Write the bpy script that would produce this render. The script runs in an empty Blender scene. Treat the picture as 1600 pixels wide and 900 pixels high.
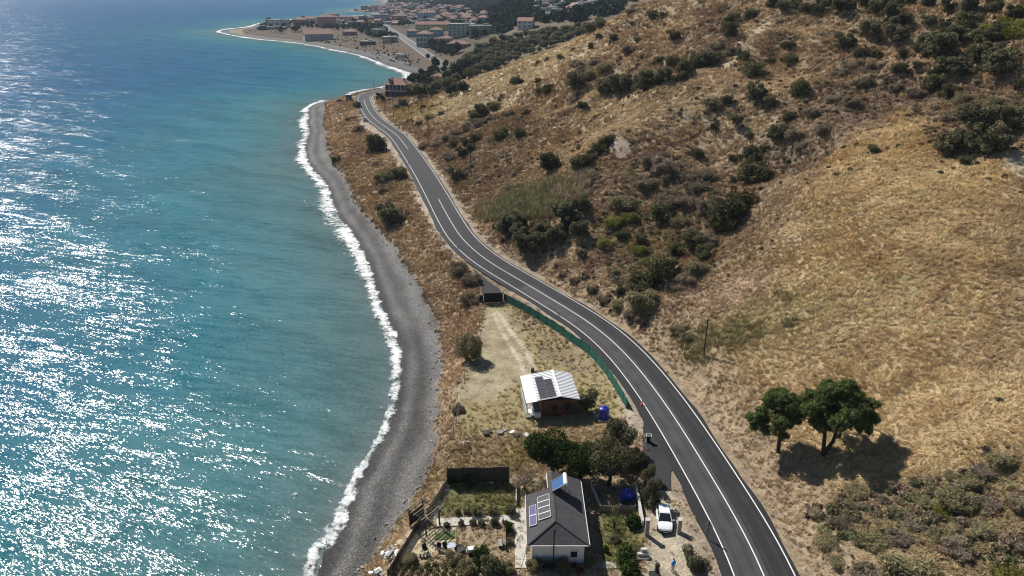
import bpy, math, random
import numpy as np
from mathutils import Vector, Matrix
R = math.radians
scene = bpy.context.scene
C = scene.collection

# ------------------------------------------------------------------ camera, sky, sun, exposure
CAM_H = 62.0; PITCH = R(23.4); FPX = 1100.0
cam_d = bpy.data.cameras.new('camera'); cam = bpy.data.objects.new('camera', cam_d); C.objects.link(cam)
cam.location = (0, 0, CAM_H); cam.rotation_euler = (R(90) - PITCH, 0, 0)
cam_d.sensor_width = 36; cam_d.lens = 36 * FPX / 1600; cam_d.clip_start = 1; cam_d.clip_end = 30000
scene.camera = cam
SUN_EL = R(44); SUN_AZ = R(-39)          # azimuth measured from +Y towards +X
sd = Vector((math.sin(SUN_AZ) * math.cos(SUN_EL), math.cos(SUN_AZ) * math.cos(SUN_EL), math.sin(SUN_EL)))
w = bpy.data.worlds.new('World'); scene.world = w; w.use_nodes = True
nt = w.node_tree; nt.nodes.clear()
sky = nt.nodes.new('ShaderNodeTexSky'); sky.sky_type = 'NISHITA'; sky.sun_disc = False
sky.sun_elevation = SUN_EL; sky.sun_rotation = SUN_AZ; sky.altitude = 60; sky.dust_density = 0.4; sky.ozone_density = 2.5
bg = nt.nodes.new('ShaderNodeBackground'); bg.inputs[1].default_value = 0.05
wo = nt.nodes.new('ShaderNodeOutputWorld')
nt.links.new(sky.outputs[0], bg.inputs[0]); nt.links.new(bg.outputs[0], wo.inputs[0])
ld = bpy.data.lights.new('sun', 'SUN'); ld.energy = 5.0; ld.angle = R(0.53); ld.color = (1.0, 0.95, 0.88)
lo = bpy.data.objects.new('sun', ld); C.objects.link(lo); lo.rotation_euler = (-sd).to_track_quat('-Z', 'Y').to_euler()
lo.location = sd * 300
scene.view_settings.view_transform = 'Standard'; scene.view_settings.look = 'None'
scene.view_settings.exposure = 0.36; scene.view_settings.gamma = 1.0
scene.render.engine = 'CYCLES'
cy = scene.cycles
cy.max_bounces = 4; cy.diffuse_bounces = 1; cy.glossy_bounces = 2; cy.transmission_bounces = 3; cy.transparent_max_bounces = 12
cy.volume_bounces = 0; cy.sample_clamp_direct = 12.0; cy.sample_clamp_indirect = 4.0
cy.pixel_filter_type = 'BLACKMAN_HARRIS'; cy.filter_width = 1.15; cy.use_denoising = True; cy.denoiser = 'OPENIMAGEDENOISE'; cy.caustics_reflective = False; cy.caustics_refractive = False

rng = np.random.default_rng(7); random.seed(7)

# ------------------------------------------------------------------ helpers: objects, meshes, materials
def tag(o, label=None, cat=None, group=None, kind=None):
    if label: o['label'] = label
    if cat: o['category'] = cat
    if group: o['group'] = group
    if kind: o['kind'] = kind
    return o
def empty(name, loc=(0, 0, 0), rz=0, label=None, cat=None, group=None):
    o = bpy.data.objects.new(name, None); C.objects.link(o); o.location = loc; o.rotation_euler = (0, 0, rz)
    o.empty_display_size = 0.3
    return tag(o, label, cat, group)
def mesh_np(name, V, Fq, mat=None, smooth=False):
    V = np.asarray(V, np.float32); Fq = np.asarray(Fq, np.int32)
    me = bpy.data.meshes.new(name); n = Fq.shape[1]
    me.vertices.add(len(V)); me.vertices.foreach_set('co', V.ravel())
    me.loops.add(Fq.size); me.loops.foreach_set('vertex_index', Fq.ravel())
    me.polygons.add(len(Fq)); me.polygons.foreach_set('loop_start', np.arange(0, Fq.size, n, dtype=np.int32))
    try: me.polygons.foreach_set('loop_total', np.full(len(Fq), n, np.int32))
    except Exception: pass
    me.polygons.foreach_set('use_smooth', np.full(len(Fq), smooth, bool))
    me.update(calc_edges=True); me.validate()
    if mat: me.materials.append(mat)
    return me
def attr_col(me, name, c):
    a = me.attributes.new(name, 'FLOAT_COLOR', 'POINT')
    cc = np.ones((len(c), 4), np.float32); cc[:, :c.shape[1]] = c
    a.data.foreach_set('color', cc.ravel())
def attr_f(me, name, v):
    a = me.attributes.new(name, 'FLOAT', 'POINT'); a.data.foreach_set('value', np.asarray(v, np.float32))
def link(name, me, parent=None, loc=None, rz=None):
    o = bpy.data.objects.new(name, me); C.objects.link(o)
    if parent: o.parent = parent
    if loc is not None: o.location = loc
    if rz is not None: o.rotation_euler = (0, 0, rz)
    return o
class MB:
    def __init__(s): s.v = []; s.f = []
    def add(s, vs, fs):
        b = len(s.v); s.v += [tuple(map(float, q)) for q in vs]; s.f += [tuple(i + b for i in f) for f in fs]; return s
    def box(s, c, d, rz=0, M=None):
        hx, hy, hz = d[0] / 2, d[1] / 2, d[2] / 2
        m = Matrix.Translation(c) @ Matrix.Rotation(rz, 4, 'Z')
        if M is not None: m = Matrix.Translation(c) @ M.to_4x4()
        vs = [m @ Vector(q) for q in ((-hx, -hy, -hz), (hx, -hy, -hz), (hx, hy, -hz), (-hx, hy, -hz), (-hx, -hy, hz), (hx, -hy, hz), (hx, hy, hz), (-hx, hy, hz))]
        return s.add(vs, [(0, 3, 2, 1), (4, 5, 6, 7), (0, 1, 5, 4), (1, 2, 6, 5), (2, 3, 7, 6), (3, 0, 4, 7)])
    def bar(s, a, b, wd, ht=None):
        a = Vector(a); b = Vector(b); d = b - a; L = d.length
        M = d.to_track_quat('X', 'Z').to_matrix()
        return s.box((a + b) / 2, (L, wd, ht or wd), M=M)
    def tube(s, pts, rad, n=8, cap=True):
        pts = [Vector(p) for p in pts]; base = len(s.v); vs = []; fs = []
        if not hasattr(rad, '__len__'): rad = [rad] * len(pts)
        for i, p in enumerate(pts):
            d = (pts[min(i + 1, len(pts) - 1)] - pts[max(i - 1, 0)]).normalized()
            q = d.to_track_quat('Z', 'Y').to_matrix()
            for k in range(n):
                a = 2 * math.pi * k / n
                vs.append(p + q @ Vector((rad[i] * math.cos(a), rad[i] * math.sin(a), 0)))
        for i in range(len(pts) - 1):
            for k in range(n):
                fs.append((i * n + k, i * n + (k + 1) % n, (i + 1) * n + (k + 1) % n, (i + 1) * n + k))
        if cap: fs.append(tuple(range(n - 1, -1, -1))); fs.append(tuple((len(pts) - 1) * n + k for k in range(n)))
        return s.add(vs, fs)
    def lathe(s, c, prof, n=16):
        vs = []; fs = []
        for r, z in prof:
            for k in range(n):
                a = 2 * math.pi * k / n; vs.append((c[0] + r * math.cos(a), c[1] + r * math.sin(a), c[2] + z))
        for i in range(len(prof) - 1):
            for k in range(n): fs.append((i * n + k, i * n + (k + 1) % n, (i + 1) * n + (k + 1) % n, (i + 1) * n + k))
        fs.append(tuple(range(n - 1, -1, -1))); fs.append(tuple((len(prof) - 1) * n + k for k in range(n)))
        return s.add(vs, fs)
    def prism(s, poly, z0, z1):
        n = len(poly)
        vs = [(p[0], p[1], z0) for p in poly] + [(p[0], p[1], z1) for p in poly]
        fs = [tuple(range(n - 1, -1, -1)), tuple(range(n, 2 * n))] + [(i, (i + 1) % n, n + (i + 1) % n, n + i) for i in range(n)]
        return s.add(vs, fs)
    def slab(s, quad, t):
        """a sheet of thickness t below a planar polygon"""
        q = [Vector(p) for p in quad]; nn = (q[1] - q[0]).cross(q[2] - q[0]).normalized()
        if nn.z < 0: q = q[::-1]; nn = -nn
        n = len(q); lo_ = [p - nn * t for p in q]
        return s.add(list(q) + lo_, [tuple(range(n)), tuple(range(2 * n - 1, n - 1, -1))] + [(i, n + i, n + (i + 1) % n, (i + 1) % n) for i in range(n)])
    def mesh(s, name, mat, smooth=False):
        me = bpy.data.meshes.new(name); me.from_pydata(s.v, [], s.f); me.update()
        if mat: me.materials.append(mat)
        if smooth: me.polygons.foreach_set('use_smooth', [True] * len(me.polygons))
        return me
    def build(s, name, mat, parent=None, loc=None, rz=None, smooth=False):
        return link(name, s.mesh(name, mat, smooth), parent, loc, rz)
def copy_tree(o, parent=None):
    c = o.copy(); C.objects.link(c); c.parent = parent
    for ch in list(o.children):
        copy_tree(ch, c)
    return c

def new_mat(name):
    m = bpy.data.materials.new(name); m.use_nodes = True
    n = m.node_tree.nodes; l = m.node_tree.links
    return m, n, l, n['Principled BSDF']
def noise_node(n, l, scale, detail=4, rough=0.6, vec=None, dim='3D'):
    t = n.new('ShaderNodeTexNoise'); t.inputs['Scale'].default_value = scale
    t.inputs['Detail'].default_value = detail; t.inputs['Roughness'].default_value = rough
    if vec: l.new(vec, t.inputs['Vector'])
    return t
def ramp(n, l, src, stops):
    r = n.new('ShaderNodeValToRGB'); l.new(src, r.inputs[0]); e = r.color_ramp.elements
    while len(e) < len(stops): e.new(0.5)
    for i, (p, c) in enumerate(stops):
        e[i].position = p; e[i].color = (*c, 1) if hasattr(c, '__len__') else (c, c, c, 1)
    return r
def mixc(n, l, a, b, fac=None, mode='MIX', f=1.0):
    m = n.new('ShaderNodeMix'); m.data_type = 'RGBA'; m.blend_type = mode; m.inputs['Factor'].default_value = f
    if fac is not None: l.new(fac, m.inputs['Factor'])
    for s_, q in ((a, 6), (b, 7)):
        if hasattr(s_, 'is_linked') or hasattr(s_, 'links'): l.new(s_, m.inputs[q])
        else: m.inputs[q].default_value = (*s_, 1)
    return m.outputs[2]
def plain(name, col, rough=0.7, var=0.25, scale=3.0, bump=0.0, bscale=20.0, metal=0.0, spec=0.4, rnd=0.0):
    """weathered paint / masonry: base colour broken up by noise, optional per-object variation"""
    m, n, l, b = new_mat(name)
    tc = n.new('ShaderNodeTexCoord')
    t = noise_node(n, l, scale, 5, 0.65, tc.outputs['Object'])
    r = ramp(n, l, t.outputs['Fac'], [(0.3, 1 - var), (0.7, 1 + var * 0.6)])
    c = mixc(n, l, col, r.outputs[0], mode='MULTIPLY')
    if rnd:
        oi = n.new('ShaderNodeObjectInfo'); rr = ramp(n, l, oi.outputs['Random'], [(0, 1 - rnd), (1, 1 + rnd)])
        c = mixc(n, l, c, rr.outputs[0], mode='MULTIPLY')
    l.new(c, b.inputs['Base Color']); b.inputs['Roughness'].default_value = rough; b.inputs['Metallic'].default_value = metal
    b.inputs['Specular IOR Level'].default_value = spec
    if bump:
        t2 = noise_node(n, l, bscale, 4, 0.6, tc.outputs['Object']); bp = n.new('ShaderNodeBump')
        bp.inputs['Strength'].default_value = bump; bp.inputs['Distance'].default_value = 0.05
        l.new(t2.outputs['Fac'], bp.inputs['Height']); l.new(bp.outputs[0], b.inputs['Normal'])
    return m

# ------------------------------------------------------------------ numpy noise and geometry
def _h(ix, iy, seed):
    h = (ix.astype(np.int64) * 374761393 + iy.astype(np.int64) * 668265263 + seed * 982451653) & 0x7fffffff
    h = ((h ^ (h >> 13)) * 1274126177) & 0x7fffffff
    return ((h ^ (h >> 16)) & 0xffff).astype(np.float32) / 65535.0
def vnoise(x, y, seed=0):
    ix = np.floor(x); iy = np.floor(y); fx = x - ix; fy = y - iy
    fx = fx * fx * (3 - 2 * fx); fy = fy * fy * (3 - 2 * fy)
    ix = ix.astype(np.int64); iy = iy.astype(np.int64)
    a = _h(ix, iy, seed); b = _h(ix + 1, iy, seed); c = _h(ix, iy + 1, seed); d = _h(ix + 1, iy + 1, seed)
    return (a + (b - a) * fx + (c - a) * fy + (a - b - c + d) * fx * fy) * 2 - 1
def fbm(x, y, seed=0, oct=4, g=0.5):
    s = 0; a = 1.0; t = 0
    for i in range(oct):
        s = s + a * vnoise(x * 2 ** i + 17.3 * i, y * 2 ** i - 9.1 * i, seed + i); t += a; a *= g
    return s / t
def seg_dist(x, y, poly, closed=False):
    """unsigned distance to a polyline and the arc parameter of the nearest point"""
    P = np.asarray(poly, np.float64)
    if closed: P = np.vstack([P, P[:1]])
    best = np.full(x.shape, 1e18); arc = np.zeros(x.shape); side = np.zeros(x.shape); s0 = 0
    for (ax, ay), (bx, by) in zip(P[:-1], P[1:]):
        dx, dy = bx - ax, by - ay; L2 = dx * dx + dy * dy + 1e-12
        t = np.clip(((x - ax) * dx + (y - ay) * dy) / L2, 0, 1)
        ex = x - ax - t * dx; ey = y - ay - t * dy; d = ex * ex + ey * ey
        m = d < best
        best = np.where(m, d, best); arc = np.where(m, s0 + t * math.sqrt(L2), arc)
        side = np.where(m, dx * (y - ay) - dy * (x - ax), side); s0 += math.sqrt(L2)
    return np.sqrt(best), arc, side
def inside(x, y, poly):
    P = np.asarray(poly); r = np.zeros(x.shape, bool); n = len(P)
    for i in range(n):
        ax, ay = P[i]; bx, by = P[(i + 1) % n]
        c = ((ay > y) != (by > y)); xx = (bx - ax) * (y - ay) / (by - ay + 1e-12) + ax
        r ^= c & (x < xx)
    return r
def sstep(a, b, x):
    t = np.clip((x - a) / (b - a), 0, 1); return t * t * (3 - 2 * t)
def spline(pts, step):
    """Catmull-Rom through pts, resampled at about step metres"""
    P = np.asarray(pts, float); Q = np.vstack([2 * P[0] - P[1], P, 2 * P[-1] - P[-2]]); out = []
    for i in range(1, len(Q) - 2):
        L = np.linalg.norm(Q[i + 1] - Q[i]); k = max(2, int(L / step))
        for t in np.arange(k) / k:
            a, b, c, d = Q[i - 1], Q[i], Q[i + 1], Q[i + 2]
            out.append(0.5 * (2 * b + (c - a) * t + (2 * a - 5 * b + 4 * c - d) * t * t + (3 * b - a - 3 * c + d) * t ** 3))
    out.append(P[-1]); return np.array(out)
def smooth_poly(P, k):
    P = np.asarray(P, float)
    for _ in range(k):
        Q = P.copy(); Q[1:-1] = 0.25 * P[:-2] + 0.5 * P[1:-1] + 0.25 * P[2:]; P = Q
    return P
cP, sP = math.cos(PITCH), math.sin(PITCH)
def at(px, py, z=0.0):
    """where the sight line through a photograph pixel meets the level z"""
    u = (px - 800) / FPX; v = (py - 450) / FPX
    t = (z - CAM_H) / (-sP - v * cP)
    return Vector((u * t, (cP - v * sP) * t, z))
def atd(px, py, zc):
    u = (px - 800) / FPX; v = (py - 450) / FPX
    return Vector((u * zc, (cP - v * sP) * zc, CAM_H + (-sP - v * cP) * zc))
def depth(p): return p[1] * cP - (p[2] - CAM_H) * sP
# ------------------------------------------------------------------ the lie of the land
ROAD_Z = 6.0
CLpx = [(1195,900),(1173,853),(1151,811),(1115.6,751),(1084.4,700),(1049,644.4),(1022,606.7),(1001,579),(964.4,539),(931,511),(898,489),(853,462),(809,435.6),(764,409),(731,382),(715.6,364),(697,333),(683,306.7),(660,267),(637,232.7),(621.7,213),(605,200),(586.7,186.7),(575,171.7),(568.5,156),(570,149.5),(580,145)]
road_pts = [(22, 0), (24, 20), (25.3, 38)] + [tuple(at(*p, ROAD_Z))[:2] for p in CLpx] + [tuple(at(*p, ROAD_Z))[:2] for p in ((600,141),(640,130),(676,110))]
road_far = [tuple(at(*p, 5.0))[:2] for p in ((691,99),(677,92),(650,73),(630,59),(612,48),(604,42.5),(599,38))]
road_c = smooth_poly(spline(road_pts, 2.0), 6)
road_f = smooth_poly(spline([tuple(road_c[-1])] + road_far, 6.0), 4)

shore_px = [(496,900),(519,853),(540,807),(556,760),(581,714),(604,676),(612,655),(621,618),(627,577),(625,549),(619,527),(609,505),(598,482),(589,455),(576,415),(553,369),(535,347),(522,324),(515,302),(508,284),(490,267),(480,250),(477,233),(481,215),(484,206),(480,196),(482,182),(483,170),(493,163),(512,157.5),(540,151.5),(560,147.5),(585,141),(612,134),(640,122)]
shore_px2 = [(640,114.5),(621,107),(602,101),(580,92),(555,84.4),(518,77),(490,71),(452,65.6),(415,62),(377,57),(357,53.5),(344.5,49.5),(352,46.5),(391,42),(405,37.5),(440,32),(500,28),(555,24.5),(600,22.5),(575,20),(542,18.3),(546,15.5),(575,11.5),(592,7),(596,3)]
sh = [(-2, -40), (-9, 10), (-14, 30)] + [tuple(at(*p, 0))[:2] for p in shore_px] + [tuple(at(*p, 0))[:2] for p in shore_px2] + [(-520, 2900), (-700, 3600), (-900, 9000)]
_nn = 3 + len(shore_px)
shore = np.vstack([spline(sh[:_nn], 4.0), spline(sh[_nn:-3], 14.0), np.array(sh[-3:], float)])
land_poly = [tuple(p) for p in shore] + [(6000, 9000), (6000, -3000), (40, -3000), (10, -400)]
beach_px = [(542,900),(575,853),(612,807),(652,760),(675,713),(683,660),(684,638),(684,594),(688,549),(682,505),(664,460),(649,436),(633,413),(622,391),(604,369),(587,347),(562,324),(551,302),(545,286),(537,270),(523,255),(512,233),(508,207),(505,182),(508,160)]
beach_top = [tuple(at(*p, 2.0)) for p in beach_px]

yardA_px = [(757,478),(790,477),(865,523),(920,566),(940,589),(976,648),(930,665),(800,672),(715,690),(708,680),(718,640),(722,590),(748,545),(752,500)]
yardB_px = [(655,812),(702,752),(800,742),(990,742),(1000,800),(1006,870),(1000,930),(590,930)]
driveC_px = [(1012,768),(1046,768),(1056,800),(1076,860),(1090,930),(1000,930),(1012,850)]
apron_px = [(1003,612),(1006,650),(1004,690),(1006,763),(1048,765),(1048,738),(1060,722),(1035,675),(1014,640)]
YA, YB, YD, YP = 4.5, 4.0, 5.0, 5.9
pw = lambda L, z: [tuple(at(*p, z))[:2] for p in L]
yardA, yardB, driveC, apron = pw(yardA_px, YA), pw(yardB_px, YB), pw(driveC_px, YD), pw(apron_px, YP)
side_c = [at(748,405,5.95), at(757,428,5.6), at(764,445,5.0), at(770,462,4.6)]

ctrl = []
for p in shore[::2]:
    if p[1] < 3000: ctrl.append((p[0], p[1], 0.0))
for p in beach_top: ctrl.append(p)
for s_ in range(0, len(road_c), 5):
    a = road_c[max(s_ - 1, 0)]; b = road_c[min(s_ + 1, len(road_c) - 1)]; t = (b - a) / np.linalg.norm(b - a); nrm = np.array([-t[1], t[0]])
    for o_, z_ in ((0, 6.0), (5.5, 5.85), (-5.5, 6.2)):
        q = road_c[s_] + nrm * o_; ctrl.append((q[0], q[1], z_))
for s_ in range(4, len(road_f), 6): ctrl.append((road_f[s_][0], road_f[s_][1], 5.0))
for L, z_ in ((yardA, YA), (yardB, YB), (driveC, YD)):
    for q in L[::2]: ctrl.append((q[0], q[1], z_))
    c_ = np.mean(L, 0); ctrl.append((c_[0], c_[1], z_))
hill = [(1600,900,66),(1400,900,68),(1300,900,71),(1600,700,76),(1400,700,83),(1290,715,86),(1600,500,90),(1400,500,98),(1250,500,104),(1130,520,110),
 (1600,300,108),(1400,300,117),(1250,320,124),(1150,380,130),(1050,440,128),(1000,480,125),(1120,330,143),(1180,260,155),(1300,220,148),(1400,200,140),(1510,230,125),
 (1600,150,135),(1400,100,175),(1300,60,195),(1200,40,210),(1150,100,200),(1100,140,190),(1040,180,185),(1000,220,178),(1080,280,160),(960,240,172),(900,330,158),(820,370,158),
 (850,250,195),(780,210,232),(900,130,245),(1000,120,225),(700,200,275),(650,180,315),(800,140,300),(950,90,270),(1050,60,255),(1100,10,265),
 (640,165,345),(700,140,345),(800,97,345),(900,58,335),(950,38,325),(1000,5,320),(1540,90,150),(1600,0,165),(1500,20,190),
 (740,90,500),(800,90,520),(760,60,560),(840,50,560),(940,25,560),(820,37,600),(700,130,437),
 (790,20,800),(800,0,900),(870,15,800),(940,8,800),(700,20,1400),(760,25,1100),(650,8,1900),(700,3,1900),(760,3,1500),(600,5,2000),(630,12,1750)]
for h_ in hill: ctrl.append(tuple(atd(*h_)))
ctrl += [(-30,415,5),(10,430,8),(60,430,20),(120,430,46),(150,200,63),(150,300,76),(260,200,85),(122,165,57),(200,100,70),(125,85,45),(95,52,27),(150,50,46),(60,30,14),(100,10,27),(200,-20,50),
 (-102,849,4.5),(-48,943,6),(-60,700,5),(-120,650,4.5),(-110,1050,5),(-200,900,3.5),(-250,1000,3.5),(-330,1130,3.5),(-300,1350,4),(-200,1250,5),(-230,1500,5),(-330,1800,3),
 (-40,640,7),(200,600,60),(200,850,62),(250,1100,80),(80,1200,45),(0,1900,50),(-250,2500,70),(-60,2500,90),(300,2000,120),(600,1000,130),(600,300,130),(500,2600,150),(-420,2700,30),(1500,1500,200),(1500,0,150)]
ctrl = np.array(ctrl, float)
ctrl = ctrl[np.unique(np.round(ctrl[:, :2] / 1.5), axis=0, return_index=True)[1]]
_n = len(ctrl); _s = 100.0
_r = np.hypot(ctrl[:, None, 0] - ctrl[None, :, 0], ctrl[:, None, 1] - ctrl[None, :, 1]) / _s
_A = np.zeros((_n + 3, _n + 3)); _A[:_n, :_n] = -_r + np.eye(_n) * 0.012
_A[:_n, _n] = 1; _A[:_n, _n + 1:] = ctrl[:, :2] / 1000; _A[_n, :_n] = 1; _A[_n + 1:, :_n] = ctrl[:, :2].T / 1000
_w = np.linalg.solve(_A, np.r_[ctrl[:, 2], 0, 0, 0]).astype(np.float32)
_cx = (ctrl[:, 0] / _s).astype(np.float32); _cy = (ctrl[:, 1] / _s).astype(np.float32)
def rbf(x, y):
    x = x.astype(np.float32); y = y.astype(np.float32); out = np.empty(x.shape, np.float32)
    for i in range(0, len(x), 20000):
        a = x[i:i + 20000]; b = y[i:i + 20000]
        d = np.sqrt((a[:, None] / _s - _cx) ** 2 + (b[:, None] / _s - _cy) ** 2)
        out[i:i + 20000] = -d @ _w[:_n] + _w[_n] + a / 1000 * _w[_n + 1] + b / 1000 * _w[_n + 2]
    return out
road_lo = road_c[::4]; shore_lo = shore[::2]; road_flo = road_f[::8]
def land(x, y, full=False):
    """ground height, with the masks that the ground colours need"""
    x = np.asarray(x, float).ravel(); y = np.asarray(y, float).ravel()
    z = rbf(x, y).astype(float)
    ds, sarc, _ = seg_dist(x, y, shore_lo); ds = np.where(inside(x, y, land_poly), ds, -ds)
    near = 1 - sstep(350, 600, y)
    # gullies and hummocks, only on the slopes well away from road and yards
    dr, rarc, rside = seg_dist(x, y, road_lo); dr2, _, _ = seg_dist(x, y, road_flo); dr2 = np.minimum(dr, dr2)
    hillm = sstep(9, 26, dr) * (rside < 0) * np.where(y < 420, 1, 0.5)
    z += hillm * (1.6 * fbm(x / 26, y / 26, 3, 3) + 0.5 * fbm(x / 6, y / 6, 9, 3))
    up = sstep(20, 55, dr) * (rside < 0) * sstep(110, 150, y) * (1 - sstep(300, 345, y))
    z += up * (4.6 * (0.5 - np.abs(fbm(x / 26 + 0.4 * y / 26, y / 48, 12, 3)) * 2.2) + 1.5 * (0.4 - np.abs(fbm(x / 9, y / 14, 13, 2))))
    rough = sstep(5.5, 9, dr) * sstep(6, 14, ds) * near
    z += rough * 0.16 * fbm(x / 1.7, y / 1.7, 21, 3)
    bd = np.clip(ds, -40, 60)
    zb = np.where(bd > 0, 0.105 * bd + 0.22 * np.sin(bd * 0.9 + 0.8 * fbm(x / 15, y / 15, 4, 2)) * sstep(1.5, 4, bd) * (1 - sstep(12, 18, bd)), 0.13 * bd)
    z = np.where(ds < 0, zb, z + (zb - z) * (1 - sstep(6, 16, ds)) * np.where(y < 440, 1, 0.6))
    for L, zz, f in ((yardA, YA, 4.0), (yardB, YB, 3.0), (driveC, YD, 2.5), (apron, YP - 0.16, 1.5)):
        m_ = (x > min(q[0] for q in L) - 8) & (x < max(q[0] for q in L) + 8) & (y > min(q[1] for q in L) - 8) & (y < max(q[1] for q in L) + 8)
        if m_.any():
            xx, yy = x[m_], y[m_]; d, _, _ = seg_dist(xx, yy, L, True); ins = inside(xx, yy, L)
            k = np.where(ins, 1.0, 1 - sstep(0, f, d)); z[m_] += (zz + 0.05 * fbm(xx / 3, yy / 3, 5, 2) * (d > 0.6) - z[m_]) * k
    m_ = dr2 < 14
    if m_.any():
        rz = np.where(y < 430, ROAD_Z, 5.0); k = 1 - sstep(4.6, 8.5, np.where(dr2 < dr, dr2, dr))
        z = np.where(m_, z + (rz - 0.12 - z) * k, z)
    ss, _, _ = seg_dist(x, y, [tuple(p)[:2] for p in side_c])
    m_ = ss < 6
    if m_.any():
        t = np.clip((y - side_c[-1].y) / (side_c[0].y - side_c[-1].y), 0, 1); zz = 4.55 + (5.9 - 4.55) * t - 0.1
        z = np.where(m_ & (dr > 4.3), z + (zz - z) * (1 - sstep(2.3, 4.5, ss)), z)
    if full: return z, ds, dr, rside, dr2, rarc
    return z
def hz(x, y): return float(gland(np.array([x]), np.array([y]))[0])

# ------------------------------------------------------------------ ground mesh, graded so that near cells are 0.3 m
_u = np.linspace(-0.42, 0.72, 560)
_Y = [30.0]
while _Y[-1] < 3300: _Y.append(_Y[-1] + max(0.38, 0.0055 * (_Y[-1] - 60)))
_Y = np.array(_Y); NR, NC = len(_Y), len(_u)
GX = (_u[None, :] * (_Y[:, None] + 80)).ravel(); GY = np.repeat(_Y, NC)
_ok = (GX > -46 - 0.35 * np.maximum(GY - 100, 0)) & ((GX < 150 + 0.35 * GY))
GZ, DS, DR, RS, DR2, RARC = [np.full(len(GX), q) for q in (-5.0, -50.0, 500.0, 1.0, 500.0, 0.0)]
for _a, _b in zip((GZ, DS, DR, RS, DR2, RARC), land(GX[_ok], GY[_ok], True)): _a[_ok] = _b

GZ2 = GZ.reshape(NR, NC)
def gland(x, y):
    """height read back from the finished ground mesh"""
    x = np.asarray(x, float).ravel(); y = np.clip(np.asarray(y, float).ravel(), _Y[0], _Y[-1] - 1e-3)
    r = np.clip(np.searchsorted(_Y, y, side='right') - 1, 0, NR - 2); fr = (y - _Y[r]) / (_Y[r + 1] - _Y[r])
    q = np.clip((x / (y + 80) - _u[0]) / (_u[1] - _u[0]), 0, NC - 1.001); c = q.astype(int); fc = q - c
    return (GZ2[r, c] * (1 - fc) + GZ2[r, c + 1] * fc) * (1 - fr) + (GZ2[r + 1, c] * (1 - fc) + GZ2[r + 1, c + 1] * fc) * fr
def ground(pxs):
    """sight lines through photograph pixels -> points on the land (first hit)"""
    pxs = np.asarray(pxs, float).reshape(-1, 2); n = len(pxs)
    u = (pxs[:, 0] - 800) / FPX; v = (pxs[:, 1] - 450) / FPX
    D = np.stack([u, cP - v * sP, -sP - v * cP], 1)
    ts = np.concatenate([np.arange(55, 200, 1.5), np.arange(200, 460, 3), np.geomspace(460, 3200, 110)])
    X = D[:, None, 0] * ts; Y = D[:, None, 1] * ts; Z = CAM_H + D[:, None, 2] * ts
    g = np.maximum(gland(X.ravel(), Y.ravel()).reshape(X.shape), 0.0); below = Z < g
    i = np.where(below.any(1), below.argmax(1), len(ts) - 1); i = np.maximum(i, 1)
    lo_ = ts[i - 1]; hi = ts[i]
    for _ in range(9):
        mid = (lo_ + hi) / 2; zz = np.maximum(gland(D[:, 0] * mid, D[:, 1] * mid), 0.0); b = CAM_H + D[:, 2] * mid < zz
        hi = np.where(b, mid, hi); lo_ = np.where(b, lo_, mid)
    zz = np.maximum(gland(D[:, 0] * hi, D[:, 1] * hi), 0.0)
    return np.stack([D[:, 0] * hi, D[:, 1] * hi, zz], 1)
def wpoly(px): return [tuple(q[:2]) for q in ground(px)]
def soft(poly, f, wob=1.0, seed=0):
    P = np.array(poly); m_ = (GX > P[:, 0].min() - f) & (GX < P[:, 0].max() + f) & (GY > P[:, 1].min() - f) & (GY < P[:, 1].max() + f)
    k = np.zeros(GX.shape)
    if m_.any():
        x, y = GX[m_], GY[m_]; d, _, _ = seg_dist(x, y, P, True); d = np.where(inside(x, y, P), d, -d)
        k[m_] = sstep(-f * 0.5, f * 0.5, d + wob * f * 0.6 * fbm(x / f * 0.9, y / f * 0.9, 31 + seed, 3))
    return k
COL = np.zeros((len(GX), 3)); COL[:] = (0.285, 0.215, 0.13)
GRASS = np.ones(len(GX)) * 0.8            # how much grass grows, 0..1
def paint(k, c, g=None):
    global COL
    COL += (np.array(c) - COL) * k[:, None]
    if g is not None: GRASS[:] = GRASS + (g - GRASS) * k
n1 = fbm(GX / 14, GY / 14, 40, 4); n2 = fbm(GX / 4.5, GY / 4.5, 50, 4); n3 = fbm(GX / 40, GY / 40, 60, 3)
paint(sstep(-0.1, 0.45, n1), (0.37, 0.285, 0.175))
paint(sstep(0.0, 0.5, n3) * 0.6, (0.27, 0.19, 0.13))
paint(sstep(0.15, 0.55, n2) * 0.55, (0.18, 0.125, 0.075))
RIGHT = (RS < 0)
# straw field on the steep slope to the right of the road
paint(soft(wpoly([(1250,760),(1600,760),(1600,230),(1500,255),(1420,190),(1300,260),(1200,350),(1150,450),(1060,520),(1130,620)]), 14, 1.2), (0.42, 0.315, 0.17), 1.0)
paint(soft(wpoly([(1250,760),(1600,760),(1600,230),(1400,230),(1200,380),(1100,540)]), 10, 1.0) * sstep(0.05, 0.5, n2) * 0.6, (0.29, 0.20, 0.105))
# pale left hill
paint(soft(wpoly([(600,185),(700,142),(800,100),(930,55),(960,75),(880,100),(800,170),(700,190)]), 14), (0.43, 0.345, 0.22), 0.75)
paint(soft(wpoly([(890,170),(1040,140),(1200,170),(1180,230),(1000,200),(920,235)]), 12), (0.37, 0.295, 0.19))
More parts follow.
